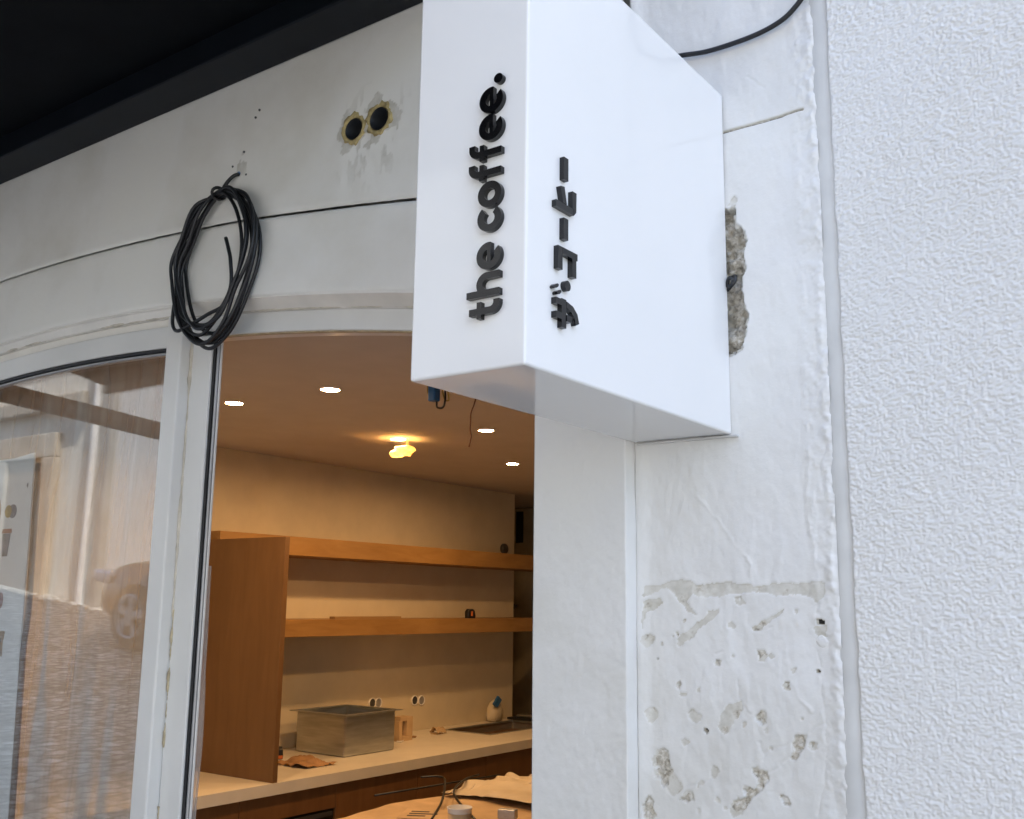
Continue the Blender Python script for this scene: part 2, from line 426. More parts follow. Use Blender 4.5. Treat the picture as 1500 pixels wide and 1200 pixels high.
PATCHES = [
  (1, [(-1.043, 1.772), (-1.037, 1.789), (-1.002, 1.794), (-0.957, 1.803), (-0.931, 1.799), (-0.92, 1.791), (-0.884, 1.798), (-0.842, 1.799), (-0.801, 1.793), (-0.78, 1.789), (-0.754, 1.795), (-0.708, 1.793), (-0.682, 1.799), (-0.657, 1.793), (-0.658, 1.771), (-0.677, 1.762), (-0.709, 1.774), (-0.748, 1.771), (-0.781, 1.777), (-0.815, 1.777), (-0.843, 1.772), (-0.885, 1.768), (-0.914, 1.77), (-0.924, 1.774), (-0.943, 1.76), (-0.918, 1.733), (-0.933, 1.734), (-0.958, 1.756), (-0.976, 1.779), (-0.995, 1.786), (-1.026, 1.772), (-1.041, 1.766)]),
  (1, [(-1.043, 1.759), (-1.003, 1.768), (-0.998, 1.756), (-1.018, 1.739), (-1.034, 1.735), (-1.04, 1.702), (-1.044, 1.718)]),
  (1, [(-1.017, 1.68), (-1.019, 1.674), (-1.025, 1.669), (-1.033, 1.667), (-1.04, 1.668), (-1.046, 1.673), (-1.048, 1.679), (-1.046, 1.686), (-1.04, 1.691), (-1.032, 1.693), (-1.025, 1.692), (-1.019, 1.687)]),
  (1, [(-0.968, 1.671), (-0.965, 1.684), (-0.915, 1.721), (-0.896, 1.742), (-0.871, 1.747), (-0.879, 1.731), (-0.908, 1.711), (-0.941, 1.685), (-0.956, 1.67)]),
  (1, [(-0.839, 1.767), (-0.825, 1.77), (-0.813, 1.758), (-0.826, 1.752), (-0.837, 1.757)]),
  (1, [(-0.843, 1.714), (-0.844, 1.71), (-0.847, 1.707), (-0.85, 1.706), (-0.854, 1.707), (-0.856, 1.71), (-0.857, 1.714), (-0.856, 1.718), (-0.853, 1.72), (-0.85, 1.722), (-0.846, 1.721), (-0.844, 1.718)]),
  (1, [(-0.807, 1.707), (-0.789, 1.723), (-0.752, 1.74), (-0.739, 1.747), (-0.742, 1.74), (-0.769, 1.721), (-0.787, 1.706), (-0.804, 1.703)]),
  (1, [(-0.761, 1.657), (-0.762, 1.655), (-0.764, 1.652), (-0.767, 1.652), (-0.77, 1.652), (-0.772, 1.654), (-0.773, 1.657), (-0.772, 1.66), (-0.77, 1.662), (-0.767, 1.663), (-0.764, 1.662), (-0.762, 1.66)]),
  (1, [(-1.012, 1.53), (-1.014, 1.523), (-1.02, 1.516), (-1.027, 1.514), (-1.035, 1.515), (-1.04, 1.521), (-1.042, 1.528), (-1.04, 1.536), (-1.034, 1.542), (-1.027, 1.545), (-1.019, 1.543), (-1.014, 1.538)]),
  (1, [(-0.946, 1.54), (-0.937, 1.548), (-0.919, 1.542), (-0.916, 1.527), (-0.927, 1.521), (-0.941, 1.528)]),
  (1, [(-0.877, 1.545), (-0.859, 1.565), (-0.832, 1.57), (-0.83, 1.554), (-0.846, 1.535), (-0.857, 1.509), (-0.871, 1.503), (-0.88, 1.517)]),
  (1, [(-0.776, 1.522), (-0.777, 1.519), (-0.779, 1.517), (-0.781, 1.516), (-0.784, 1.517), (-0.786, 1.518), (-0.786, 1.521), (-0.786, 1.524), (-0.784, 1.526), (-0.781, 1.527), (-0.778, 1.526), (-0.777, 1.524)]),
  (1, [(-0.941, 1.487), (-0.942, 1.483), (-0.945, 1.48), (-0.949, 1.478), (-0.953, 1.479), (-0.956, 1.482), (-0.957, 1.486), (-0.956, 1.49), (-0.953, 1.493), (-0.949, 1.495), (-0.945, 1.494), (-0.942, 1.491)]),
  (3, [(-0.902, 1.51), (-0.903, 1.508), (-0.905, 1.506), (-0.907, 1.505), (-0.91, 1.506), (-0.911, 1.507), (-0.912, 1.509), (-0.911, 1.512), (-0.909, 1.513), (-0.907, 1.514), (-0.905, 1.514), (-0.903, 1.512)]),
  (2, [(-0.739, 1.473), (-0.733, 1.493), (-0.727, 1.517), (-0.706, 1.521), (-0.704, 1.507), (-0.717, 1.485), (-0.73, 1.471)]),
  (2, [(-1.025, 1.41), (-1.027, 1.445), (-1.019, 1.464), (-1.0, 1.471), (-0.989, 1.464), (-0.986, 1.442), (-0.977, 1.43), (-0.983, 1.414), (-0.991, 1.395), (-1.001, 1.394), (-1.005, 1.406)]),
  (1, [(-0.985, 1.43), (-0.961, 1.41), (-0.959, 1.395), (-0.984, 1.38), (-0.994, 1.394)]),
  (2, [(-0.969, 1.375), (-0.954, 1.392), (-0.937, 1.391), (-0.933, 1.379), (-0.95, 1.371)]),
  (1, [(-0.88, 1.434), (-0.881, 1.427), (-0.885, 1.422), (-0.89, 1.42), (-0.895, 1.421), (-0.898, 1.425), (-0.899, 1.432), (-0.898, 1.439), (-0.894, 1.444), (-0.889, 1.447), (-0.884, 1.445), (-0.881, 1.441)]),
  (2, [(-0.865, 1.369), (-0.854, 1.386), (-0.832, 1.394), (-0.832, 1.412), (-0.823, 1.416), (-0.813, 1.411), (-0.803, 1.424), (-0.815, 1.446), (-0.802, 1.455), (-0.783, 1.444), (-0.78, 1.429), (-0.794, 1.41), (-0.814, 1.393), (-0.835, 1.364), (-0.855, 1.357)]),
  (2, [(-0.758, 1.405), (-0.752, 1.409), (-0.738, 1.396), (-0.74, 1.39), (-0.756, 1.394)]),
  (2, [(-1.049, 1.354), (-1.035, 1.377), (-1.024, 1.366), (-1.028, 1.35), (-1.017, 1.336), (-1.04, 1.32), (-1.047, 1.338)]),
  (3, [(-0.675, 1.733), (-0.671, 1.735), (-0.658, 1.722), (-0.673, 1.72)]),
  (3, [(-0.674, 1.634), (-0.674, 1.633), (-0.675, 1.631), (-0.677, 1.631), (-0.678, 1.631), (-0.679, 1.632), (-0.679, 1.634), (-0.679, 1.636), (-0.678, 1.637), (-0.676, 1.638), (-0.675, 1.638), (-0.674, 1.636)]),
  (1, [(-0.686, 1.71), (-0.676, 1.718), (-0.655, 1.719), (-0.656, 1.699), (-0.674, 1.695)]),
  (4, [(-0.858, 2.58), (-0.831, 2.578), (-0.816, 2.579), (-0.816, 2.542), (-0.796, 2.522), (-0.792, 2.501), (-0.795, 2.474), (-0.794, 2.45), (-0.799, 2.424), (-0.802, 2.397), (-0.799, 2.365), (-0.792, 2.34), (-0.797, 2.303), (-0.806, 2.273), (-0.822, 2.256), (-0.832, 2.254), (-0.866, 2.26)]),
  (1, [(-0.831, 2.586), (-0.818, 2.599), (-0.808, 2.591), (-0.81, 2.582), (-0.821, 2.58)]),
]
CRACKS = [
  (-1, [(-0.927, 1.984), (-0.895, 1.948), (-0.86, 1.904), (-0.826, 1.864), (-0.803, 1.834), (-0.804, 1.802)]),
  (1, [(-0.674, 1.762), (-0.675, 1.665), (-0.668, 1.548), (-0.668, 1.49), (-0.673, 1.432), (-0.688, 1.379)]),
  (1, [(-0.958, 1.398), (-0.922, 1.411), (-0.894, 1.426)]),
  (1, [(-0.804, 1.502), (-0.785, 1.479), (-0.792, 1.455)]),
  (1, [(-0.779, 1.444), (-0.76, 1.458), (-0.737, 1.478)]),
  (1, [(-0.781, 1.412), (-0.759, 1.399)]),
  (1, [(-0.785, 1.482), (-0.732, 1.505), (-0.668, 1.542)]),
  (-1, [(-0.739, 1.669), (-0.734, 1.621), (-0.716, 1.589), (-0.692, 1.564)]),
  (-1, [(-0.679, 2.102), (-0.682, 1.942), (-0.681, 1.886), (-0.67, 1.86), (-0.674, 1.762)]),
  (1, [(-0.841, 1.609), (-0.838, 1.572), (-0.815, 1.549)]),
  (1, [(-0.884, 1.658), (-0.818, 1.688), (-0.763, 1.711)]),
  (2, [(-0.837, 2.753), (-0.772, 2.753), (-0.724, 2.754), (-0.66, 2.755)]),
  (1, [(-0.83, 2.91), (-0.818, 2.887), (-0.769, 2.862), (-0.739, 2.828)]),
]
# ================================================================== SETTING
D, F = 1.92, 1.875            # pier face and facade face
SL = 0.118                    # the street climbs towards -x
def gz(x): return -SL * x
gx = np.linspace(-60, 40, 101); gy = np.linspace(-40, 40, 81)
GX, GY = np.meshgrid(gx, gy, indexing='ij')
GZ = gz(GX) - 0.03 + 0.03 * fbm(GX * 0.4, GY * 0.4, 51)
GZ = np.where((GX > -9) & (GX < 12) & (GY > 1.6), np.minimum(GZ, -0.12), GZ)
np_mesh('street', np.stack([GX, GY, GZ], -1).reshape(-1, 3), grid_faces(101, 81), 'cobbles', None, True, kind='structure')

def zs(x): return 2.682 - (x + 3.4) ** 2 / 19.4        # underside of the arch
def zc(x): return 2.928 - (x + 3.6) ** 2 / 25.0        # joint above the arch band
def cw(x): return np.clip(0.0035 + (x + 3.75) * 0.0022, 0.0015, 0.0085)

shop = thing('shop_building', (-3.4, 2.0, 0), 'white plastered shop building with a wide arched shopfront, under renovation', 'building')
HOLES = [(-1.906, 3.037, 0.037), (-1.811, 3.041, 0.039)]
CABH = (-2.385, 3.022, 0.009)

def wob(X, Z): return 0.009 * fbm(X * 1.6, Z * 2.2, 61, 3) + 0.0034 * fbm(X * 7, Z * 9, 65, 3)
# upper wall above the joint
x = np.concatenate([np.linspace(-9, -4.3, 60)[:-1], np.linspace(-4.3, -1.055, 420)])
v = np.linspace(0, 1, 150)
X, V = np.meshgrid(x, v, indexing='ij')
zb = zc(X) + cw(X) / 2 + 0.0016 * fbm(X * 30, X * 0, 71, 2) + np.where(X < -1.29, 0, 0)
Z = zb + V * (3.75 - zb)
Y = F - wob(X, Z)
Y = Y + 0.004 * np.exp(-((Z - zb) / 0.006) ** 2)           # joint edge slightly eased
sc_ = np.exp(-(((X + 1.84) / 0.17) ** 2 + ((Z - 3.0) / 0.17) ** 2))
Y = Y - 0.007 * sc_ * fbm(X * 22, Z * 7, 81, 3)
xm = (X[:-1, :-1] + X[1:, 1:]) / 2; zm = (Z[:-1, :-1] + Z[1:, 1:]) / 2
keep = np.ones(xm.shape, bool)
for hx, hz, hr in HOLES + [CABH]: keep &= np.hypot(xm - hx, zm - hz) > hr * (0.98 if hr > 0.02 else 0.6)
wear = np.clip(sstep(0.02, 0.14, fbm(X * 34, Z * 11, 85, 4)) * sc_ * 0.85, 0, 0.75)
for hx, hz, hr in HOLES:
    wear = np.maximum(wear, 0.95 * sstep(1.75, 1.5, np.hypot(X - hx, Z - hz) / hr + 2.2 * fbm(X * 34, Z * 34, 91, 4)))
wear = np.maximum(wear, 0.9 * sstep(0.03, 0.10, fbm(X * 34, Z * 26, 95, 3)) * np.exp(-(((X + 2.39) / 0.07) ** 2 + ((Z - 3.06) / 0.06) ** 2)))
np_mesh('upper_wall', np.stack([X, Y, Z], -1).reshape(-1, 3), grid_faces(*X.shape, keep), 'plaster_facade', shop, True, wear)
# the arch band below the joint: front face, underside and the top lip inside the joint
x2 = np.concatenate([np.linspace(-5.51, -4.3, 30)[:-1], np.linspace(-4.3, -1.292, 400)])
prof = [('t', 0.05), ('t', 0.012)] + [('f', k / 26) for k in range(27)] + [('b', 0.03), ('b', 0.1), ('b', 0.2)]
X, K = np.meshgrid(x2, np.arange(len(prof)), indexing='ij')
Y = np.zeros(X.shape); Z = np.zeros(X.shape)
for k, (s, a) in enumerate(prof):
    xx = x2; top = zc(xx) - cw(xx) / 2 + 0.0016 * fbm(xx * 26, xx * 0, 75, 2); bot = zs(xx) + 0.0012 * fbm(xx * 9, xx * 0, 77, 2)
    if s == 't': Z[:, k] = top; Y[:, k] = F + a
    elif s == 'f':
        Z[:, k] = top + (bot - top) * a; Y[:, k] = F - wob(xx, Z[:, k]) + 0.0035 * (np.exp(-(a / 0.02) ** 2) + np.exp(-((1 - a) / 0.02) ** 2))
    else: Z[:, k] = bot + 0.002; Y[:, k] = F + a
np_mesh('arch_band', np.stack([X, Y, Z], -1).reshape(-1, 3), grid_faces(*X.shape), 'plaster_facade', shop, True, np.zeros(X.shape))
# jamb strip between doorway and pier (front face + right return), down to the ground
x3 = np.concatenate([[-1.292, -1.2915], np.linspace(-1.290, -1.058, 70), [-1.0565, -1.0555]])
yo = np.concatenate([[0.2, 0.004], np.zeros(70), [0.004, 0.06]])
z3 = np.concatenate([np.linspace(-0.3, 0.95, 40)[:-1], np.linspace(0.95, 2.85, 520)])
X, Z = np.meshgrid(x3, z3, indexing='ij')
Yo = np.repeat(yo[:, None], len(z3), 1)
rough = np.sqrt(np.clip((X + 1.29) / 0.23, 0, 1))
front = (Yo == 0)
Y = F + Yo - np.where(front, 0.003 * fbm(X * 3, Z * 3, 101, 3) + (0.0018 * rough + 0.0004) * fbm(X * 75, Z * 62, 105, 3), 0)
X = X + np.where(~front, 0.003 * fbm(X * 0 + 3, Z * 22, 111, 4), 0)
np_mesh('jamb', np.stack([X, Y, Z], -1).reshape(-1, 3), grid_faces(*X.shape), 'plaster_pier', shop, True, np.zeros(X.shape))

# the weathered pier carrying the sign
x4 = np.linspace(-1.060, -0.630, 174)
z4 = np.concatenate([np.linspace(-0.3, 1.0, 60)[:-1], np.linspace(1.0, 3.3, 920), np.linspace(3.3, 4.2, 40)[1:]])
X, Z = np.meshgrid(x4, z4, indexing='ij')
wx = X + 0.013 * fbm(X * 48, Z * 48, 121, 4, 0.6); wz = Z + 0.013 * fbm(X * 48 + 9, Z * 48, 131, 4, 0.6)
wear = np.zeros(X.shape); dep = np.zeros(X.shape)
grain = fbm(X * 120, Z * 120, 141, 3)
rs_ = np.random.RandomState(17)
SPECKS = []
for q_ in range(46):
    sx, sz, sr = rs_.uniform(-1.03, -0.68), rs_.uniform(1.0, 1.76), rs_.uniform(0.003, 0.009) * (0.6 + rs_.rand())
    SPECKS.append((1 if rs_.rand() < 0.7 else 2, [(sx + sr * (0.6 + 0.7 * rs_.rand()) * math.cos(a_), sz + sr * (0.6 + 0.7 * rs_.rand()) * math.sin(a_)) for a_ in np.linspace(0, 5.6, 8)]))
for kind, poly in PATCHES + SPECKS:
    xs = [p[0] for p in poly]; zz = [p[1] for p in poly]
    s0, s1 = np.searchsorted(z4, [min(zz) - 0.02, max(zz) + 0.02])
    sl = (slice(None), slice(s0, s1))
    ins = in_poly(wx[sl], wz[sl], poly)
    n2 = fbm(X[sl] * 60, Z[sl] * 60, 151, 3)
    cxp, czp = sum(xs) / len(xs), sum(zz) / len(zz)
    k_in = 1.10 if kind == 2 else 1.07
    core = in_poly(cxp + (X[sl] - cxp) * k_in + 0.022 * fbm(X[sl] * 70, Z[sl] * 70, 155, 3), czp + (Z[sl] - czp) * (k_in if kind == 2 else 1.03) + 0.022 * fbm(X[sl] * 70 + 4, Z[sl] * 70, 157, 3), poly)
    if kind == 1:
        w_ = np.where(ins, 0.75 + 1.4 * np.maximum(n2 - 0.06, 0) * 3, 0); d_ = np.where(ins, 0.0013 + 0.0022 * n2, 0)
    elif kind == 2:
        w_ = np.where(ins, np.where(core, np.where(n2 > 0.14, 0.3, 2.0), 0.8), 0); d_ = np.where(ins, np.where(core, 0.0045 + 0.009 * n2 + 0.008 * grain[sl], 0.0013), 0)
    elif kind == 3:
        w_ = np.where(ins, 3.0, 0); d_ = np.where(ins, 0.014, 0)
    else:
        n3 = fbm(X[sl] * 34, Z[sl] * 30, 161, 3)
        w_ = np.where(ins, np.where(core, np.where(n3 > 0.17, 1.0, 1.9), 0.9), 0); d_ = np.where(ins, np.where(core, 0.024 + 0.05 * n3 + 0.014 * grain[sl], 0.004 + 0.006 * n2), 0)
    wear[sl] = np.maximum(wear[sl], w_); dep[sl] = np.where(ins, d_, dep[sl])
for kind, pl in CRACKS:
    zz = [p[1] for p in pl]
    s0, s1 = np.searchsorted(z4, [min(zz) - 0.03, max(zz) + 0.03]); sl = (slice(None), slice(s0, s1))
    d = seg_dist(wx[sl] * 1.0, wz[sl], pl)
    if kind == -1: dep[sl] -= 0.0016 * np.exp(-(d / 0.0035) ** 2) * (0.6 + 2 * np.maximum(fbm(X[sl] * 30, Z[sl] * 30, 175, 2), -0.2))
    elif kind == 1:
        dep[sl] += 0.0011 * np.exp(-(d / 0.0018) ** 2) * (fbm(X[sl] * 25, Z[sl] * 25, 177, 2) > -0.08); wear[sl] = np.maximum(wear[sl], 0.35 * np.exp(-(d / 0.0012) ** 2))
    else:
        d = seg_dist(X[sl] + 0.0, Z[sl] + 0.002 * fbm(X[sl] * 40, Z[sl] * 0, 171, 2), pl)
        brk = sstep(-0.36, -0.26, fbm(X[sl] * 28, Z[sl] * 0, 174, 2))
        dep[sl] += 0.010 * np.exp(-(d / 0.0023) ** 4) * brk; wear[sl] = np.maximum(wear[sl], 2.9 * np.exp(-(d / 0.0023) ** 4) * brk)
# rough plaster margin along the joint to the neighbouring wall
edge = sstep(-0.690, -0.672, X + 0.012 * fbm(X * 9, Z * 9, 181, 3))
blob = fbm(X * 62, Z * 48, 185, 4)
dep -= edge * (0.0012 + 0.0058 * np.maximum(blob, -0.12))
dep -= 0.0034 * np.exp(-((X + 0.640 + 0.004 * fbm(X * 0, Z * 14, 191, 3)) / 0.0095) ** 2) * (0.9 + 1.6 * blob)
# brushed paint and soft hollows
dep += 0.007 * fbm(X * 4.5, Z * 3.5, 195, 3) + 0.0048 * fbm(X * 22, Z * 12, 199, 4) * (0.45 + 1.2 * vn(X * 5, Z * 4, 207)) + 0.0008 * fbm(X * 90, Z * 40, 203, 3)
dep += 0.006 * sstep(-1.02, -1.055, X) * -1
dep = np.where(X < -1.056, 0.0, dep)
Y = D + dep
np_mesh('pier', np.stack([X, Y, Z], -1).reshape(-1, 3), grid_faces(*X.shape), 'plaster_pier', shop, True, wear)

# window frame: arched heads, mullion, gaskets
def arc_beam(name, x0, x1, zt, zb_, y0, y1, mat, parent, n=60, eps=0.002):
    xs = np.linspace(x0, x1, n); vs = []; fs = []
    for xx in xs:
        a, b = float(zt(xx)), float(zb_(xx))
        vs += [(xx, y0 + eps, a), (xx, y0, a - eps), (xx, y0, b + eps), (xx, y0 + eps, b), (xx, y1, b), (xx, y1, a)]
    for i in range(n - 1):
        for k in range(6):
            k2 = (k + 1) % 6; fs.append((i * 6 + k, i * 6 + k2, i * 6 + 6 + k2, i * 6 + 6 + k))
    fs.append(tuple(range(5, -1, -1))); fs.append(tuple((n - 1) * 6 + k for k in range(6)))
    o = mesh(name, vs, fs, mat, parent)
    bm = bmesh.new(); bm.from_mesh(o.data); bmesh.ops.recalc_face_normals(bm, faces=bm.faces[:]); bm.to_mesh(o.data); bm.free()
    return o
hr_ = lambda x: 2.598 - (x + 3.4) ** 2 / 19.4
hl_ = lambda x: 2.562 - (x + 3.4) ** 2 / 19.4
dsh = arc_beam('doorway_frame', -2.678, -1.28, lambda x: zs(x) + 0.012, hr_, 1.965, 2.04, 'pvc_white', shop)
def arch_trim(name, x0, x1, parent, drop, yb, n=70):
    vs = []; fs = []
    for xx in np.linspace(x0, x1, n):
        z0 = float(zs(xx))
        vs += [(xx, F + 0.004, z0 + 0.006), (xx, F + 0.003, z0 - 0.003), (xx, F + 0.010, z0 - 0.0075), (xx, yb - 0.008, z0 - drop + 0.003), (xx, yb - 0.003, z0 - drop), (xx, yb + 0.02, z0 - drop), (xx, yb + 0.02, z0 + 0.006)]
    for i in range(n - 1):
        for k in range(7):
            k2 = (k + 1) % 7; fs.append((i * 7 + k, i * 7 + k2, i * 7 + 7 + k2, i * 7 + 7 + k))
    fs += [tuple(range(6, -1, -1)), tuple((n - 1) * 7 + k for k in range(7))]
    o = mesh(name, vs, fs, 'pvc_cream', parent)
    bm = bmesh.new(); bm.from_mesh(o.data); bmesh.ops.recalc_face_normals(bm, faces=bm.faces[:]); bm.to_mesh(o.data); bm.free()
arch_trim('head_trim', -2.64, -1.2925, dsh, 0.032, 1.926)
arc_beam('head_seal', -2.55, -1.28, lambda x: hr_(x) + 0.006, lambda x: hr_(x) - 0.003, 1.972, 1.99, 'caulk', dsh)
box('jamb_post', -2.679, -2.580, 1.965, 2.004, 0.03, 2.585, 'pvc_white', dsh, 0.004)
box('seal', -2.5795, -2.568, 1.972, 1.99, 0.03, 2.575, 'gasket', dsh, 0.001)
box('glazing_bead', -2.5675, -2.558, 1.976, 1.988, 0.03, 2.572, 'alu_grey', dsh, 0.003)
box('glazing_bead', -2.5575, -2.552, 1.982, 1.989, 0.03, 2.571, 'pvc_white', dsh, 0.002)
wl_ = arc_beam('window', -5.51, -2.681, lambda x: zs(x) + 0.012, lambda x: zs(x) - 0.052, 1.941, 2.03, 'pvc_cream', shop)
arch_trim('head_trim', -5.509, -2.641, wl_, 0.032, 1.903)
arc_beam('head_frame', -5.51, -2.682, lambda x: zs(x) - 0.049, hl_, 1.925, 2.0, 'pvc_white', wl_)
box('mullion', -2.757, -2.680, 1.9235, 2.02, 0.45, 2.648, 'pvc_white', wl_, 0.006)
box('side_frame', -5.51, -5.43, 1.925, 2.0, 0.45, 2.4, 'pvc_white', wl_, 0.004)
box('sill', -5.51, -2.70, 1.88, 2.03, 0.40, 0.47, 'pvc_white', wl_, 0.004)
arc_beam('seal', -5.43, -2.7575, lambda x: hl_(x) + 0.002, lambda x: hl_(x) - 0.011, 1.931, 1.96, 'gasket', wl_)
arc_beam('glazing_bead', -5.43, -2.7575, lambda x: hl_(x) - 0.0112, lambda x: hl_(x) - 0.020, 1.938, 1.96, 'alu_grey', wl_)
vs = []; n = 50
for yy in (1.9445, 1.9505):
    for i in range(n):
        xx = -5.44 + (5.44 - 2.75) * i / (n - 1); vs += [(xx, yy, 0.46), (xx, yy, hl_(xx) + 0.01)]
fs = []
for i in range(n - 1):
    a = 2 * i; b = 2 * n + 2 * i
    fs += [(a, a + 2, a + 3, a + 1), (b, b + 1, b + 3, b + 2), (a + 1, a + 3, b + 3, b + 1), (a, b, b + 2, a + 2)]
mesh('pane', vs, fs, 'window_glass', wl_)
mesh('pane', [(a_, b_ + 0.018, c_) for a_, b_, c_ in vs], fs, 'window_glass', wl_)
# old sealant smeared along the mullion and the arch
def smear(name, pts, w, mat, parent, seed, cover=0.0, n=220, amp=1.0):
    P = catmull(pts, max(2, n // max(1, len(pts) - 1))); rs = np.random.RandomState(seed)
    tt = np.arange(len(P)); nz = fbm(tt * 0.06, tt * 0 + seed, seed, 4)
    rad = np.clip(w * (1 + amp * 2.4 * nz) - cover * w, 0.0001, None)
    off = 0.4 * w * fbm(tt * 0.15, tt * 0 + 5, seed + 3, 2)
    P = [Vector((p.x + off[i], p.y, p.z + off[i])) for i, p in enumerate(P)]
    tube(name, P, list(rad), mat, parent, 6)
smear('sealant', [(-2.677, 1.965, z_) for z_ in (2.56, 2.3, 2.0, 1.7)], 0.0052, 'caulk_pale', wl_, 5)
smear('sealant', [(-2.674, 1.9655, z_) for z_ in (1.72, 1.55, 1.42, 1.32)], 0.0046, 'caulk', wl_, 9, 0.2)
smear('sealant', [(-2.676, 1.9655, z_) for z_ in (1.155, 1.14, 1.12)], 0.004, 'caulk', wl_, 13, 0, 30)
# set the joinery a little further out in its reveal
SC = 1.935 / 1.965
for root_ in (dsh, wl_):
    for q_ in [root_] + list(root_.children):
        if q_.name.startswith('head_trim'): continue
        for v_ in q_.data.vertices: v_.co = (v_.co.x * SC, v_.co.y * SC, 1.75 + (v_.co.z - 1.75) * SC)
xs_ = np.linspace(-3.95, -2.70, 12)
smear('sealant', [(q, 1.898, zs(q) - 0.0275) for q in xs_], 0.0042, 'caulk_pale', wl_, 23, 0.3)
xs_ = np.linspace(-2.64, -1.5, 12)
smear('sealant', [(q, 1.921, zs(q) - 0.029) for q in xs_], 0.0036, 'caulk_pale', dsh, 29, 0.2)

# pipe holes with foam rings, small screws beside the cable outlet
for i, (hx, hz, hr) in enumerate(HOLES):
    pv = lathe('pipe', [(hr * 0.82, -0.003), (hr * 0.80, 0.0), (hr * 0.76, 0.002), (hr * 0.75, 0.2), (0.0001, 0.205)], 'pipe_dark', shop, (hx, F, hz), 'y', 28)
    n = 40; vs = []; fs = []
    for k in range(n):
        a = 2 * math.pi * k / n
        ro = hr * (1.14 + 0.55 * float(fbm(np.array([math.cos(a) * 3.7 + i * 7]), np.array([math.sin(a) * 3.7]), 211, 3)[0]) + 0.16 * random.random())
        for rr, dy in ((hr * 0.80, 0.012), (hr * 0.88, -0.002), ((hr * 0.9 + ro) / 2, -0.006 + 0.003 * random.random()), (ro, -0.002), (ro * 1.01, 0.012)):
            vs.append((hx + rr * math.cos(a), F + dy, hz + rr * math.sin(a)))
    for k in range(n):
        for j in range(4):
            a0 = k * 5 + j; b0 = ((k + 1) % n) * 5 + j; fs.append((a0, b0, b0 + 1, a0 + 1))
    mesh('foam_ring', vs, fs, 'foam', pv, True)
for hx, hz in ((-2.418, 3.054), (-2.352, 3.012), (-2.37, 3.09), (-2.31, 3.21), (-2.326, 3.19)):
    lathe('screw', [(0.0001, -0.0045), (0.003, -0.004), (0.004, 0), (0.004, 0.01)], 'dark_steel', shop, (hx, F, hz), 'y', 8)
lathe('cable_outlet', [(0.0068, -0.004), (0.0062, -0.006), (0.0056, -0.004), (0.0056, 0.03)], 'blue_plastic', shop, (CABH[0], F, CABH[1]), 'y', 14)
# broken anchor in the pier edge
bm = bmesh.new(); bmesh.ops.create_icosphere(bm, subdivisions=2, radius=0.012)
for v_ in bm.verts: v_.co = Vector((v_.co.x * 1.0 - 0.667, v_.co.y * 0.32 + D + 0.001, v_.co.z * 1.0 + 1.688)) + Vector((random.uniform(-.002, .002), 0, random.uniform(-.002, .002)))
from_bm('plaster_plug', bm, 'plaster_pier', shop)
pts = [(-0.83, 1.935, 2.43), (-0.815, 1.915, 2.424), (-0.812, 1.905, 2.412), (-0.82, 1.905, 2.402), (-0.832, 1.912, 2.406), (-0.826, 1.908, 2.42), (-0.816, 1.906, 2.41), (-0.84, 1.92, 2.40), (-0.842, 1.925, 2.46)]
tube('cable_stub', catmull(pts, 8), 0.0042, 'cable_black', shop, 7)

# rest of the building (unseen upper boxes added to keep the street in shade)
box('sun_block_upper', -12, -0.70, 2.08, 12, 2.80, 23.0, 'plaster_facade', shop, 0)
box('sun_block_front', -12, -0.64, F - 0.01, 2.07, 3.70, 23.0, 'plaster_facade', shop, 0)
box('side_wall', -9.0, -5.52, F, 2.07, -0.3, 3.0, 'plaster_facade', shop, 0)
box('parapet', -5.52, -2.70, 1.9, 2.06, -0.3, 0.41, 'plaster_facade', shop, 0)
# room
box('ceiling', -6.0, 0.6, 2.075, 7.7, 2.607, 2.78, 'ceiling_white', shop, 0)
box('floor', -6.0, 0.6, 2.0, 7.7, -0.15, 0.0, 'tile_floor', shop, 0)
box('room_wall', -5.0, -4.724, 2.08, 6.597, 0.0, 2.606, 'room_white', shop, 0)
box('room_wall', -6.0, 0.6, 7.6, 7.9, 0.0, 2.606, 'room_white', shop, 0)
box('room_wall', -5.95, -5.7, 6.6, 7.59, 0.0, 2.606, 'room_white', shop, 0)
box('room_wall', -5.95, -5.001, 6.52, 6.596, 0.0, 2.606, 'room_white', shop, 0)  # added out of view to stop sky light leaking into the recess
box('room_wall', 0.4, 0.6, 2.08, 7.59, 0.0, 2.606, 'room_white', shop, 0)
box('room_wall', -1.285, 0.4, 2.0, 2.075, 0.0, 2.606, 'room_white', shop, 0)
dr = box('inner_door', -5.5, -4.9, 7.54, 7.598, 0.0, 2.60, 'door_green', shop, 0.004)
box('glass_strip', -5.375, -5.30, 7.53, 7.542, 2.29, 2.57, 'glass_dark', dr, 0.002)
box('door_frame', -5.56, -5.5, 7.52, 7.60, 0.0, 2.605, 'room_white', dr, 0.004)

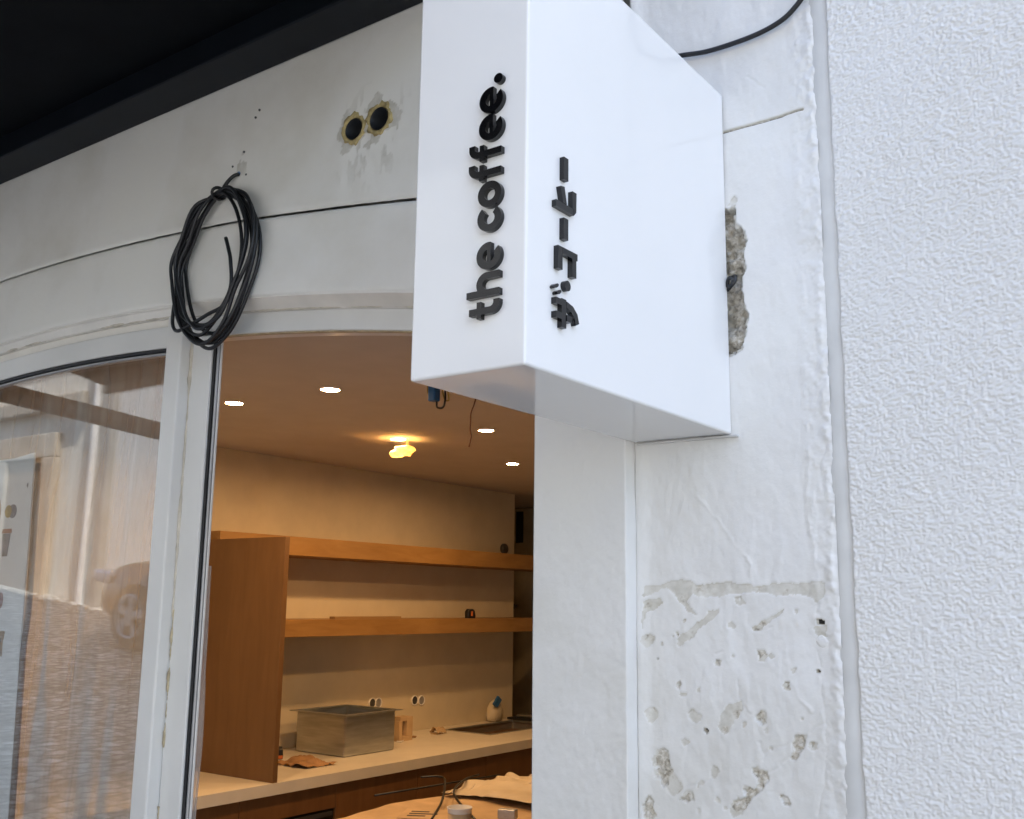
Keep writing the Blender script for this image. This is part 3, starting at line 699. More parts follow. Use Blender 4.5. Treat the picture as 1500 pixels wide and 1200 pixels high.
# neighbouring wall in roughcast
nb = thing('neighbouring_wall', (0, 2.0, 0), 'rough white stucco wall of the neighbouring house, right of the weathered pier', 'wall')
xr = np.arange(-0.6075, 0.02, 0.0018); zr = np.arange(0.95, 3.22, 0.0018)
X, Z = np.meshgrid(xr, zr, indexing='ij')
wxx = X + 0.004 * fbm(X * 60, Z * 60, 301, 2); wzz = Z + 0.004 * fbm(X * 60, Z * 60, 305, 2)
a = vn(wxx * 160, wzz * 205, 311); b = vn(wxx * 235 + 5, wzz * 260, 315)
rid = 1 - np.abs(2 * a - 1)
hgt = 0.0025 * (0.85 + 0.3 * vn(X * 6, Z * 5, 317)) * sstep(0.25, 0.95, 0.68 * rid + 0.42 * b) + 0.0015 * fbm(X * 8, Z * 8, 321, 3)
hgt = hgt + 0.0012 * vn(X * 260, Z * 300, 325)
ed = sstep(-0.6065, -0.600, X + 0.006 * fbm(X * 0 + 1, Z * 25, 331, 3))
Y = 1.917 - hgt * ed + 0.012 * (1 - ed)
Y[-1, :] = 1.914
np_mesh('roughcast', np.stack([X, Y, Z], -1).reshape(-1, 3), grid_faces(*X.shape), 'stucco', nb, True)
box('wall', 0.0, 9, 1.915, 12, -1.2, 23.0, 'stucco_far', nb, 0)
box('wall', -0.60, 0.001, 1.916, 2.2, 3.21, 23.0, 'stucco_far', nb, 0)
box('wall', -0.60, 0.001, 1.916, 2.2, -0.5, 0.955, 'stucco_far', nb, 0)
# smooth joint strip between pier and roughcast
zj = np.linspace(-0.3, 4.2, 500); xj = np.array([-0.640, -0.631, -0.612, -0.600])
X, Z = np.meshgrid(xj, zj, indexing='ij')
Y = D + np.array([0.001, -0.003, -0.0025, 0.002])[:, None] + 0.0014 * fbm(X * 10, Z * 9, 341, 3)
np_mesh('joint_strip', np.stack([X, Y, Z], -1).reshape(-1, 3), grid_faces(*X.shape), 'caulk_white', nb, True)
# ================================================================== PROJECTING SIGN
BX0, BX1, BY0, BZ0, BZ1 = -1.057, -0.834, 1.186, 2.0935, 2.837
sign = thing('projecting_sign', (-0.945, 1.9, 2.0935), 'white acrylic box sign with black raised lettering, fixed to the weathered pier', 'sign')
bm = bmesh.new(); bm_box(bm, BX0, BX1, BY0, 1.918, BZ0, BZ1, 0.0045, 3)
from_bm('sign_box', bm, 'acrylic', sign, False)
box('wall_plate', -1.05, -0.820, 1.911, 1.921, 2.0872, 2.0915, 'caulk_white', sign, 0.001)
# latin letters, read bottom to top on the street end: outlines traced from simple stroke shapes
def contour(f, x0, x1, y0, y1, n):
    """marching squares on f<0, returns closed loops"""
    xs_ = np.linspace(x0, x1, n); h = xs_[1] - xs_[0]; ys_ = np.arange(y0, y1 + h, h)
    X, Y = np.meshgrid(xs_, ys_, indexing='ij'); S = f(X, Y) + 1e-7
    def ip(i, j, k, l):
        a, b = S[i, j], S[k, l]; t_ = a / (a - b)
        return (X[i, j] + (X[k, l] - X[i, j]) * t_, Y[i, j] + (Y[k, l] - Y[i, j]) * t_)
    seg = {}; pt = {}
    def key(i, j, d): return (i, j, d)
    for i in range(S.shape[0] - 1):
        for j in range(S.shape[1] - 1):
            c = [(i, j), (i + 1, j), (i + 1, j + 1), (i, j + 1)]; ins = [S[a] < 0 for a in c]
            if all(ins) or not any(ins): continue
            ed = [(i, j, 0), (i + 1, j, 1), (i, j + 1, 0), (i, j, 1)]
            cr = []
            for e in range(4):
                if ins[e] != ins[(e + 1) % 4]:
                    pt[ed[e]] = ip(*c[e], *c[(e + 1) % 4]); cr.append((ed[e], ins[e]))
            for e in range(0, len(cr) - 1, 2):
                a, b = cr[e][0], cr[e + 1][0]
                seg.setdefault(a, []).append(b); seg.setdefault(b, []).append(a)
    loops = []; seen = set()
    for st_ in list(seg):
        if st_ in seen: continue
        lp = [st_]; seen.add(st_); cur_ = st_
        while True:
            nx_ = [q for q in seg[cur_] if q not in seen]
            if not nx_: break
            cur_ = nx_[0]; seen.add(cur_); lp.append(cur_)
        if len(lp) > 6: loops.append([pt[q] for q in lp])
    return loops
def R_(x0, x1, y0, y1): return lambda X, Y: np.maximum(np.maximum(x0 - X, X - x1), np.maximum(y0 - Y, Y - y1))
def O_(cx, cy, ro, ri): return lambda X, Y: np.maximum(np.hypot(X - cx, Y - cy) - ro, ri - np.hypot(X - cx, Y - cy))
def U_(*fs_): return lambda X, Y: np.minimum.reduce([q(X, Y) for q in fs_])
def I_(*fs_): return lambda X, Y: np.maximum.reduce([q(X, Y) for q in fs_])
def N_(q): return lambda X, Y: -q(X, Y)
def H_(px, py, nx_, ny_): return lambda X, Y: (X - px) * nx_ + (Y - py) * ny_      # half plane
GL = {
 'o': (U_(O_(0.52, 0.5, 0.53, 0.245)), 1.04),
 'c': (I_(O_(0.52, 0.5, 0.53, 0.245), N_(I_(H_(0.52, 0.5, -0.62, 0.78), H_(0.52, 0.5, -0.62, -0.78)))), 0.90),
 'e': (U_(I_(O_(0.52, 0.5, 0.54, 0.26), N_(I_(H_(0.5, 0.40, 0.0, 1.0), H_(0.50, 0.42, -0.70, -0.71)))), I_(R_(0.2, 1.04, 0.40, 0.565), O_(0.52, 0.5, 0.54, -1))), 1.04),
 'h': (U_(R_(0, 0.27, 0, 1.46), I_(O_(0.475, 0.545, 0.475, 0.205), H_(0, 0.545, 0, -1)), R_(0.68, 0.95, 0, 0.546)), 0.95),
 't': (U_(R_(0.17, 0.44, 0.40, 1.33), I_(O_(0.60, 0.41, 0.43, 0.16), H_(0.6, 0.411, 0, 1), H_(0.601, 0.4, 1, 0)), R_(0.60, 0.70, -0.02, 0.25), R_(0.02, 0.68, 0.785, 0.99)), 0.72),
 'f': (U_(R_(0.17, 0.44, 0, 1.06), I_(O_(0.60, 1.05, 0.43, 0.16), H_(0.6, 1.049, 0, -1), H_(0.601, 1.0, 1, 0)), R_(0.60, 0.74, 1.21, 1.48), R_(0.02, 0.68, 0.785, 0.99)), 0.72),
 '.': (O_(0.2, 0.19, 0.2, -1), 0.4),
}
def fill_loops(loops):
    bm = bmesh.new(); es = []
    for lp in loops:
        vv_ = [bm.verts.new((p[0], p[1], 0)) for p in lp]
        for i in range(len(vv_)): es.append(bm.edges.new((vv_[i], vv_[(i + 1) % len(vv_)])))
    bmesh.ops.triangle_fill(bm, use_beauty=True, use_dissolve=False, edges=es)
    return bm
def thick(bm, d):
    bmesh.ops.recalc_face_normals(bm, faces=bm.faces[:])
    ext = bmesh.ops.extrude_face_region(bm, geom=bm.faces[:])
    bmesh.ops.translate(bm, vec=(0, 0, d), verts=[g for g in ext['geom'] if isinstance(g, bmesh.types.BMVert)])
    bmesh.ops.recalc_face_normals(bm, faces=bm.faces[:])
    return bm
def letter_bm(ch, d):
    f, w = GL[ch]
    return thick(fill_loops(contour(f, -0.0613, 1.1387, -0.0831, 1.55, 64)), d)
TH = 0.0095
XH = 0.0425
adv = {'h': 0.12, 't': 0.14, 'e': 0.10, 'c': 0.07, 'o': 0.08, 'f': 0.10, '.': 0}
total = sum((GL[ch][1] + adv[ch]) if ch != ' ' else 0.36 for ch in 'the coffee.')
k = (2.566 - 2.171) / (total * XH)
pos = 0
for ch in 'the coffee.':
    if ch == ' ': pos += 0.36; continue
    bm = letter_bm(ch, TH / XH)
    for v_ in bm.verts:
        u_, w_, h_ = (v_.co.x + pos) * XH * k, v_.co.y * XH, v_.co.z * XH
        v_.co = (-0.8765 - w_, BY0 + 0.0006 - h_, 2.171 + u_)
    bmesh.ops.recalc_face_normals(bm, faces=bm.faces[:])
    from_bm('letter', bm, 'letter_black', sign)
    pos += GL[ch][1] + adv[ch]
# japanese characters on the long side
def jp(*polys):
    bm = bmesh.new()
    for i, p in enumerate(polys): prism(bm, p, 'yz', BX1 - 0.0006, BX1 + 0.0085 + 0.0003 * i)
    from_bm('letter', bm, 'letter_black', sign)
def rc(y0, y1, z0, z1): return [(y0, z0), (y1, z0), (y1, z1), (y0, z1)]
def ellp(y, z, ry, rz, n=18, rot=0):
    o = []
    for i in range(n):
        a = 2 * math.pi * i / n; p, q = ry * math.cos(a), rz * math.sin(a)
        o.append((y + p * math.cos(rot) - q * math.sin(rot), z + p * math.sin(rot) + q * math.cos(rot)))
    return o
jp(rc(1.276, 1.289, 2.411, 2.449))
jp(rc(1.254, 1.305, 2.359, 2.370), [(1.3052, 2.359), (1.312, 2.366), (1.313, 2.399), (1.301, 2.399), (1.301, 2.3702), (1.3052, 2.3702)], [(1.266, 2.396), (1.277, 2.398), (1.284, 2.3702), (1.273, 2.3702)])
jp(rc(1.276, 1.289, 2.312, 2.347))
jp(rc(1.260, 1.273, 2.260, 2.297), rc(1.2732, 1.316, 2.286, 2.297), rc(1.300, 1.312, 2.256, 2.2858))
jp(ellp(1.288, 2.238, 0.0085, 0.0085))
jp(ellp(1.256, 2.230, 0.0075, 0.0032, 8, 0.5), ellp(1.263, 2.2215, 0.0075, 0.0032, 8, 0.5))
cur = [(1.284, 2.202), (1.298, 2.198), (1.307, 2.190), (1.311, 2.179), (1.321, 2.184), (1.316, 2.198), (1.303, 2.208), (1.284, 2.212)]
jp(rc(1.271, 1.2838, 2.168, 2.214), cur, rc(1.254, 1.2708, 2.202, 2.212), rc(1.254, 1.2708, 2.180, 2.190), rc(1.284, 1.298, 2.180, 2.190))

# ================================================================== AWNING
aw = thing('awning', (-3.5, 1.8, 3.33), 'black awning with dark navy wall housing above the arched shopfront', 'awning')
bm = bmesh.new(); bm_box(bm, -5.83, -1.15, 1.738, 1.872, 3.332, 3.47, 0.006)
from_bm('housing', bm, 'navy_metal', aw)
n = 40; vs = []; fs = []
for i in range(n):
    q = i / (n - 1); yy = 1.80 - 1.6 * q; zz = 3.43 - 0.219 * (1.80 - yy) - 0.02 * math.sin(q * math.pi)
    vs += [(-5.83, yy, zz), (-1.17, yy, zz), (-1.17, yy, zz + 0.006), (-5.83, yy, zz + 0.006)]
for i in range(n - 1):
    for k_ in range(4):
        a = i * 4 + k_; b = i * 4 + (k_ + 1) % 4; fs.append((a, b, b + 4, a + 4))
fs += [(3, 2, 1, 0), tuple((n - 1) * 4 + q for q in range(4))]
mesh('canopy', vs, fs, 'navy_fabric', aw)
box('front_rail', -5.85, -1.16, 0.15, 0.212, 3.035, 3.11, 'navy_metal', aw, 0.006)
for ax_ in (-5.3, -1.3):
    s = 1 if ax_ < -3 else -0.06
    tube('folding_arm', [(ax_, 1.76, 3.36), (ax_ + 0.75 * s, 1.2, 3.22)], 0.024, 'navy_metal', aw, 10)
    tube('folding_arm', [(ax_ + 0.75 * s, 1.2, 3.225), (ax_ + 0.1 * s, 0.19, 3.06)], 0.02, 'navy_metal', aw, 10)
tube('support_bar', [(-5.05, 1.80, 2.90), (-5.05, 1.28, 2.77), (-4.93, 0.38, 2.68)], 0.05, 'navy_metal', aw, 10)
tube('support_bracket', [(-5.05, 1.80, 2.90), (-5.05, 1.80, 3.36)], 0.03, 'navy_metal', aw, 8)

# ================================================================== CABLES
coil = thing('cable_coil', (-2.45, 1.86, 2.5), 'coil of black electrical cable hanging below a wall outlet beside the doorway', 'cable')
pts = [(-2.385, 1.895, 3.022), (-2.386, 1.866, 3.018), (-2.405, 1.853, 3.00), (-2.425, 1.848, 2.972)]
OUT = [(-2.452, 2.968), (-2.361, 2.950), (-2.292, 2.903), (-2.254, 2.811), (-2.261, 2.719), (-2.302, 2.623), (-2.354, 2.540), (-2.423, 2.492), (-2.486, 2.486), (-2.556, 2.527), (-2.607, 2.595), (-2.637, 2.702), (-2.641, 2.77), (-2.600, 2.84), (-2.528, 2.928)]
rs = np.random.RandomState(11)
ctr = (-2.448, 2.735)
for L in range(8):
    inn = [0.02, 0.08, 0.04, 0.15, 0.01, 0.11, 0.06, 0.17][L]; ph = rs.rand(4) * 6.28
    for q, (ox_, oz_) in enumerate(OUT):
        a = 2 * math.pi * q / len(OUT)
        s_ = inn * (0.25 if q in (0, 14, 1) else 1.0) + 0.05 * math.sin(a + ph[0]) * (0 if q == 0 else 1) + 0.045 * math.sin(2 * a + ph[1]) * (0 if q == 0 else 1)
        s_ = max(0.0, s_)
        if L == 2 and q in (2, 3, 4): s_ = -0.03
        if L == 5 and 7 <= q <= 10: s_ += 0.07
        if L == 3 and 8 <= q <= 10: s_ += 0.04
        x_ = ox_ + (ctr[0] - ox_) * s_; z_ = oz_ + (ctr[1] - oz_) * s_
        if q == 0: x_, z_ = -2.447 + 0.004 * (L % 3), 2.966 - 0.005 * (L // 3)
        y_ = 1.862 - 0.0062 * ((L * 3) % 8) * (0.6 if q == 0 else 1) - 0.004 * math.sin(a * 2 + ph[2])
        pts.append((-2.43 + (x_ + 0.016 + 2.43) * 0.95, min(1.863, y_), z_))
pts = pts + [(-2.42, 1.834, 2.958), (-2.345, 1.830, 2.90), (-2.300, 1.828, 2.80), (-2.300, 1.828, 2.70), (-2.345, 1.826, 2.60), (-2.428, 1.826, 2.575), (-2.52, 1.826, 2.552), (-2.575, 1.828, 2.548), (-2.60, 1.83, 2.585), (-2.592, 1.832, 2.66), (-2.56, 1.83, 2.60), (-2.50, 1.826, 2.56), (-2.42, 1.824, 2.545), (-2.365, 1.822, 2.58), (-2.325, 1.822, 2.64), (-2.333, 1.822, 2.721), (-2.350, 1.824, 2.765), (-2.367, 1.826, 2.80)]
v_, f_ = tube_data(catmull(pts, 6), 0.0056, 8)
mesh('cable', v_, f_, 'cable_black', coil, True)
tube('cable_tie', [Vector((-2.436 + 0.006 * math.sin(a), 1.842 + 0.024 * math.cos(a), 2.960 + 0.016 * math.sin(a))) for a in np.linspace(0, 6.29, 18)], 0.005, 'black_plastic', coil, 6)
wc = tube('wall_cable', catmull([(-0.99, 1.908, 2.965), (-0.948, 1.908, 2.958), (-0.923, 1.909, 2.956), (-0.857, 1.910, 2.946), (-0.762, 1.910, 2.947), (-0.701, 1.909, 2.958), (-0.664, 1.905, 2.976), (-0.638, 1.902, 3.006), (-0.623, 1.902, 3.079), (-0.615, 1.902, 3.3), (-0.612, 1.902, 3.9)], 10), 0.0055, 'cable_black')
tag(wc, 'thin black cable sagging across the pier above the sign', 'cable')

# ================================================================== ROOM FITTINGS
dl_pos = [(-3.584, 2.869), (-3.007, 2.890), (-3.640, 4.007), (-3.067, 4.028), (-3.676, 5.106)]
dl_lab = ['lit round ceiling downlight beside the white mullion', 'lit round ceiling downlight between the mullion lamp and the sign', 'lit round ceiling downlight with crumpled tissue hanging under it', 'lit round ceiling downlight beside the dangling brown wire', 'lit round ceiling downlight deepest in the room beside the jamb edge']
proto = None
for i, (px, py) in enumerate(dl_pos):
    d = thing('downlight', (px, py, 2.607), dl_lab[i], 'downlight', 'lit ceiling downlights', local=True)
    if proto is None:
        ring = lathe('trim_ring', [(0.044, 0.002), (0.044, -0.003), (0.041, -0.0055), (0.0375, -0.004), (0.037, 0.0)], 'pvc_white', d, n=32)
        lens = lathe('lens', [(0.0375, -0.0015), (0.02, -0.0022), (0.0001, -0.0024)], 'lamp_lens', d, n=32)
        proto = (ring, lens)
    else:
        for q in proto:
            c = q.copy(); col.objects.link(c); c.parent = d
ts = thing('crumpled_tissue', (-3.6, 4.0, 2.5), 'crumpled yellowish tissue hanging under a lit downlight', 'paper')
bm = bmesh.new(); bmesh.ops.create_icosphere(bm, subdivisions=3, radius=1)
for v_ in bm.verts:
    c = v_.co.copy(); nzv = float(fbm(np.array([c.x * 2.2 + c.z]), np.array([c.y * 2.2 + c.z * 1.7]), 401, 3)[0])
    rr = 1 + 1.3 * nzv
    v_.co = Vector((-3.598 + c.x * 0.066 * rr, 4.0 + c.y * 0.045 * rr, 2.536 + c.z * 0.030 * rr))
from_bm('tissue', bm, 'tissue', ts)
tube('thread', [(-3.575, 4.0, 2.556), (-3.566, 4.002, 2.607), (-3.556, 4.0, 2.556)], 0.0016, 'tissue', ts, 6)
wb = thing('wire_bundle', (-2.77, 3.3, 2.6), 'blue connector and looped wires hanging from the ceiling below the sign', 'wires')
def nr(pts_, s): return [(x_ * s, y_ * s, 1.75 + (z_ - 1.75) * s) for x_, y_, z_ in pts_]
box('connector', -2.595, -2.560, 3.02, 3.06, 2.535, 2.6068, 'blue_plastic', wb, 0.006)
tube('wire', catmull(nr([(-2.79, 3.3, 2.67), (-2.782, 3.3, 2.60), (-2.77, 3.29, 2.572), (-2.748, 3.3, 2.570), (-2.735, 3.3, 2.60), (-2.745, 3.31, 2.675)], 0.925), 6), 0.004, 'cable_black', wb, 6)
tube('wire', catmull(nr([(-2.775, 3.32, 2.675), (-2.755, 3.32, 2.612), (-2.728, 3.31, 2.600), (-2.715, 3.3, 2.607), (-2.73, 3.3, 2.675)], 0.925), 6), 0.003, 'yellow_wire', wb, 6)
tube('wire', catmull(nr([(-2.835, 3.3, 2.675), (-2.834, 3.3, 2.645), (-2.82, 3.3, 2.625), (-2.80, 3.3, 2.675)], 0.925), 6), 0.003, 'yellow_wire', wb, 6)
hw = tube('hanging_wire', catmull(nr([(-2.80, 3.6, 2.68), (-2.812, 3.6, 2.64), (-2.829, 3.6, 2.603), (-2.831, 3.6, 2.56), (-2.833, 3.6, 2.524), (-2.826, 3.6, 2.492), (-2.837, 3.6, 2.446)], 0.925), 6), 0.003, 'copper_wire', None, 6)
tag(hw, 'thin brown wire dangling from the ceiling between two downlights', 'wire')

# shelves
su = thing('shelving', (-4.3, 5, 0.9), 'orange wood wall shelves with a tall side panel standing on the worktop', 'shelf')
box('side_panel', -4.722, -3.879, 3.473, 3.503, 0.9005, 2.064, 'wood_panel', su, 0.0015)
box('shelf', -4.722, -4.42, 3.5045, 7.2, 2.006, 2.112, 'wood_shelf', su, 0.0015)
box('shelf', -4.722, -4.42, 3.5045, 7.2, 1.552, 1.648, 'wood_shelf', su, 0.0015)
# counter run
kc = thing('kitchen_counter', (-4.2, 4.4, 0), 'long counter with cream worktop and red brown cabinet fronts', 'counter')
def slab_hole(name, X0, X1, Y0, Y1, hx0, hx1, hy0, hy1, z0, z1, mat, parent):
    bm = bmesh.new()
    xs_ = [X0, hx0, hx1, X1]; ys_ = [Y0, hy0, hy1, Y1]
    V = {(i, j, k_): bm.verts.new((xs_[i], ys_[j], (z0, z1)[k_])) for i in range(4) for j in range(4) for k_ in range(2)}
    for i in range(3):
        for j in range(3):
            if i == 1 and j == 1: continue
            bm.faces.new([V[i, j, 1], V[i + 1, j, 1], V[i + 1, j + 1, 1], V[i, j + 1, 1]])
            bm.faces.new([V[i, j, 0], V[i, j + 1, 0], V[i + 1, j + 1, 0], V[i + 1, j, 0]])
    for i in range(3):
        for j in (0, 3): bm.faces.new([V[i, j, 0], V[i + 1, j, 0], V[i + 1, j, 1], V[i, j, 1]])
        for j in (0, 3): bm.faces.new([V[j, i, 0], V[j, i + 1, 0], V[j, i + 1, 1], V[j, i, 1]])
    for a, b in (((1, 1), (2, 1)), ((2, 1), (2, 2)), ((2, 2), (1, 2)), ((1, 2), (1, 1))):
        bm.faces.new([V[a[0], a[1], 0], V[b[0], b[1], 0], V[b[0], b[1], 1], V[a[0], a[1], 1]])
    bmesh.ops.recalc_face_normals(bm, faces=bm.faces[:])
    return from_bm(name, bm, mat, parent)
slab_hole('worktop', -4.722, -3.876, 2.12, 6.9, -4.60, -4.20, 5.62, 6.42, 0.846, 0.9, 'worktop', kc)
sk = slab_hole('sink', -4.612, -4.188, 5.608, 6.432, -4.585, -4.215, 5.635, 6.405, 0.894, 0.903, 'steel', kc)
bm = bmesh.new(); bm_box(bm, -4.586, -4.214, 5.634, 6.406, 0.72, 0.8965, 0.02, 3)
bm.faces.ensure_lookup_table()
top = [f for f in bm.faces if f.normal.z > 0.95]; bmesh.ops.delete(bm, geom=top, context='FACES')
from_bm('basin', bm, 'steel', sk, True)
box('carcass', -4.70, -3.925, 2.14, 6.88, 0.0, 0.845, 'wood_panel', kc, 0)
box('filler_panel', -3.924, -3.902, 2.20, 3.30, 0.08, 0.840, 'wood_cabinet', kc, 0.0015)
box('oven_fascia', -3.924, -3.902, 3.304, 3.918, 0.726, 0.840, 'wood_cabinet', kc, 0.0015)
ov = box('oven', -3.924, -3.908, 3.31, 3.914, 0.10, 0.720, 'black_plastic', kc, 0.003)
box('oven_rail', -3.908, -3.900, 3.32, 3.90, 0.692, 0.712, 'dark_steel', ov, 0.002)
box('oven_glass', -3.909, -3.904, 3.36, 3.88, 0.20, 0.665, 'glass_dark', ov, 0.001)
for y0, y1 in ((3.922, 4.55), (4.554, 5.18), (5.184, 5.81), (5.814, 6.86)):
    box('cabinet_front', -3.924, -3.902, y0, y1, 0.08, 0.840, 'wood_cabinet', kc, 0.0015)
# things on the counter
sb = thing('steel_basin', (-4.4, 4.5, 0.9), 'loose rectangular stainless steel sink bowl standing on the worktop', 'sink')
a0 = R(0)
bm = bmesh.new()
X0, X1, Y0, Y1, Z0, Z1 = -4.60, -4.205, 4.275, 4.69, 0.9005, 1.128
b = bmesh.new(); bm_box(b, X0, X1, Y0, Y1, Z0, Z1, 0.012, 2)
b.faces.ensure_lookup_table(); bmesh.ops.delete(b, geom=[f for f in b.faces if f.normal.z > 0.95], context='FACES')
from_bm('bowl', b, 'steel', sb, False)
slab_hole('flange', X0 - 0.03, X1 + 0.03, Y0 - 0.03, Y1 + 0.03, X0 + 0.006, X1 - 0.006, Y0 + 0.006, Y1 - 0.006, Z1 - 0.002, Z1 + 0.002, 'steel', sb)
jg = thing('cardboard_sleeve', (-4.46, 5.06, 0.9), 'brown cardboard sleeve with a cut handle behind the steel basin', 'box')
bm = bmesh.new()
prism(bm, rc(5.0, 5.065, 0.9005, 0.93), 'yz', -4.50, -4.42); prism(bm, rc(5.04, 5.095, 0.931, 1.045), 'yz', -4.499, -4.421); prism(bm, rc(4.98, 5.039, 1.022, 1.046), 'yz', -4.498, -4.422)
prism(bm, rc(5.066, 5.094, 0.9008, 0.9305), 'yz', -4.499, -4.421); prism(bm, rc(4.97, 4.999, 0.9008, 1.0215), 'yz', -4.498, -4.422)
from_bm('sleeve', bm, 'kraft', jg)
def tape_measure(loc, rz, label):
    o = thing('tape_measure', loc, label, 'tape measure', local=True, rotz=rz)
    bm = bmesh.new(); prism(bm, [(-0.035, 0), (0.035, 0), (0.037, 0.02), (0.03, 0.052), (0.015, 0.064), (-0.02, 0.064), (-0.036, 0.045)], 'xz', -0.018, 0.018)
    bmesh.ops.bevel(bm, geom=bm.edges[:], offset=0.003, segments=1, affect='EDGES')
    from_bm('case', bm, 'black_plastic', o)
    bm = bmesh.new(); bm_box(bm, -0.008, 0.010, -0.0195, 0.0195, 0.016, 0.048, 0.002)
    from_bm('label_patch', bm, 'orange_plastic', o)
    bm = bmesh.new(); bm_box(bm, 0.034, 0.040, -0.014, 0.014, 0.004, 0.020, 0.001); from_bm('hook', bm, 'orange_plastic', o)
    return o
tape_measure((-4.46, 4.02, 0.9), R(-20), 'black and orange tape measure on the worktop beside the side panel')
tm = tape_measure((-4.49, 5.75, 1.648), R(80), 'black and orange tape measure lying on the lower shelf')
mesh('blade', [(0.035, -0.008, 0.002), (0.22, -0.008, 0.0015), (0.22, 0.008, 0.0015), (0.035, 0.008, 0.002), (0.035, -0.008, 0.003), (0.22, -0.008, 0.0025), (0.22, 0.008, 0.0025), (0.035, 0.008, 0.003)], [(3, 2, 1, 0), (4, 5, 6, 7), (0, 1, 5, 4), (1, 2, 6, 5), (2, 3, 7, 6), (3, 0, 4, 7)], 'black_plastic', tm)
st_ = box('wood_strip', -4.475, -4.43, 4.38, 4.965, 1.6482, 1.664, 'wood_strip', None, 0.001)
tag(st_, 'thin wooden strip lying along the edge of the lower shelf', 'wood')
def crumple(name, x0, x1, y0, y1, z, amp, mat, seed, label, cat, nx=26, ny=26, edge=0.15, freq=3.0, base=None):
    xs_ = np.linspace(x0, x1, nx); ys_ = np.linspace(y0, y1, ny)
    X, Y = np.meshgrid(xs_, ys_, indexing='ij')
    U = (X - x0) / (x1 - x0); Vv = (Y - y0) / (y1 - y0)
    f1 = np.abs(fbm(U * freq, Vv * freq, seed, 3)) * 2
    Z = z + 0.002 + amp * f1 + (base(U, Vv) if base else 0)
    Xn = X + edge * (x1 - x0) * fbm(U * 3, Vv * 3, seed + 5, 3); Yn = Y + edge * (y1 - y0) * fbm(U * 3, Vv * 3 + 9, seed + 9, 3)
    o = np_mesh(name, np.stack([Xn, Yn, Z], -1).reshape(-1, 3), grid_faces(nx, ny), mat, None, False)
    md = o.modifiers.new('s', 'SOLIDIFY'); md.thickness = 0.0008
    return tag(o, label, cat)
crumple('crumpled_paper', -4.32, -4.06, 3.86, 4.08, 0.9, 0.04, 'kraft_dark', 421, 'crumpled brown wrapping paper on the worktop in front of the steel basin', 'paper', base=lambda U, V: 0.03 * np.sin(np.pi * U) * np.sin(np.pi * V))
offs = [(-4.45, 4.80, 0.10, 0.05, 0.4, 'kraft', 'flat brown cardboard offcut beside the cardboard sleeve'), (-4.50, 5.20, 0.06, 0.03, 1.0, 'kraft_dark', 'small dark offcut on the worktop behind the cardboard sleeve'), (-4.42, 4.98, 0.09, 0.035, 0.9, 'paper_white', 'narrow pale paper scrap on the worktop between offcut and sink'), (-4.50, 5.43, 0.07, 0.05, 0.2, 'kraft', 'small curled cardboard scrap beside the inset sink')]
for x_, y_, l_, w_, a_, mt, lb in offs:
    o = thing('offcut', (x_, y_, 0.9), lb, 'scrap', 'scraps left on the worktop', local=True, rotz=a_ + 1.2)
    bm = bmesh.new(); bm_box(bm, -l_ / 2, l_ / 2, -w_ / 2, w_ / 2, 0.0006, 0.006, 0.001); from_bm('scrap', bm, mt, o)
crumple('curled_scrap', -4.53, -4.46, 5.39, 5.48, 0.904, 0.02, 'kraft', 431, 'curled strip of brown card near the inset sink', 'scrap', 12, 12, base=lambda U, V: 0.03 * np.sin(np.pi * U))
bt = thing('cleaner_bag', (-4.66, 6.30, 0.9), 'white plastic bag with a dark blue label behind the sink', 'bag')
bm = bmesh.new(); bmesh.ops.create_icosphere(bm, subdivisions=3, radius=1)
for v_ in bm.verts:
    c = v_.co.copy(); rr = 1 + 0.35 * float(fbm(np.array([c.x * 2 + 3]), np.array([c.y * 2 + c.z]), 441, 3)[0])
    v_.co = Vector((-4.65 + c.x * 0.05 * rr, 6.27 + c.y * (0.075 - 0.03 * c.z) * rr, max(0.9045, 0.965 + c.z * 0.085 * rr)))
from_bm('bag', bm, 'room_white', bt, True)
bm = bmesh.new(); prism(bm, [(6.19, 1.03), (6.23, 1.005), (6.285, 1.055), (6.245, 1.085)], 'yz', -4.612, -4.594); from_bm('blue_label', bm, 'blue_plastic', bt)
tr_ = thing('tool_tray', (-4.45, 6.65, 0.9), 'dark tray with black and red tools at the far end of the worktop', 'tools')
box('tray', -4.66, -4.20, 6.44, 6.86, 0.9035, 0.918, 'black_plastic', tr_, 0.003)
box('tool_case', -4.48, -4.24, 6.58, 6.72, 0.919, 0.985, 'black_plastic', tr_, 0.012)
box('tool_grip', -4.40, -4.24, 6.55, 6.60, 0.93, 0.99, 'red_plastic', tr_, 0.015)
box('tool_blade', -4.60, -4.42, 6.48, 6.54, 0.919, 0.94, 'steel', tr_, 0.008)
for i, (yy, zz, mt) in enumerate(((5.038, 1.109, 'dark_steel'), (5.095, 1.106, 'alu_grey'), (5.454, 1.099, 'dark_steel'), (5.525, 1.094, 'alu_grey'))):
    o = thing('wall_socket', (-4.724, yy, zz), ['dark round socket box on the wall behind the steel basin', 'grey round socket box on the wall behind the steel basin', 'dark round socket box above the worktop scraps', 'grey round socket box above the worktop scraps'][i], 'socket', 'round socket boxes on the shelf wall')
    lathe('rim', [(0.034, -0.002), (0.034, 0.006), (0.029, 0.008), (0.026, 0.003)], 'pvc_cream', o, (-4.724, yy, zz), 'x', 20)
    lathe('cup', [(0.0262, 0.004), (0.0001, 0.002)], mt, o, (-4.724, yy, zz), 'x', 20)
jb = lathe('junction_box', [(0.04, -0.002), (0.04, 0.02), (0.034, 0.026), (0.0001, 0.026)], 'dark_steel', None, (-4.724, 6.45, 2.17), 'x', 16)
tag(jb, 'small dark round outlet high on the wall above the shelves', 'outlet')
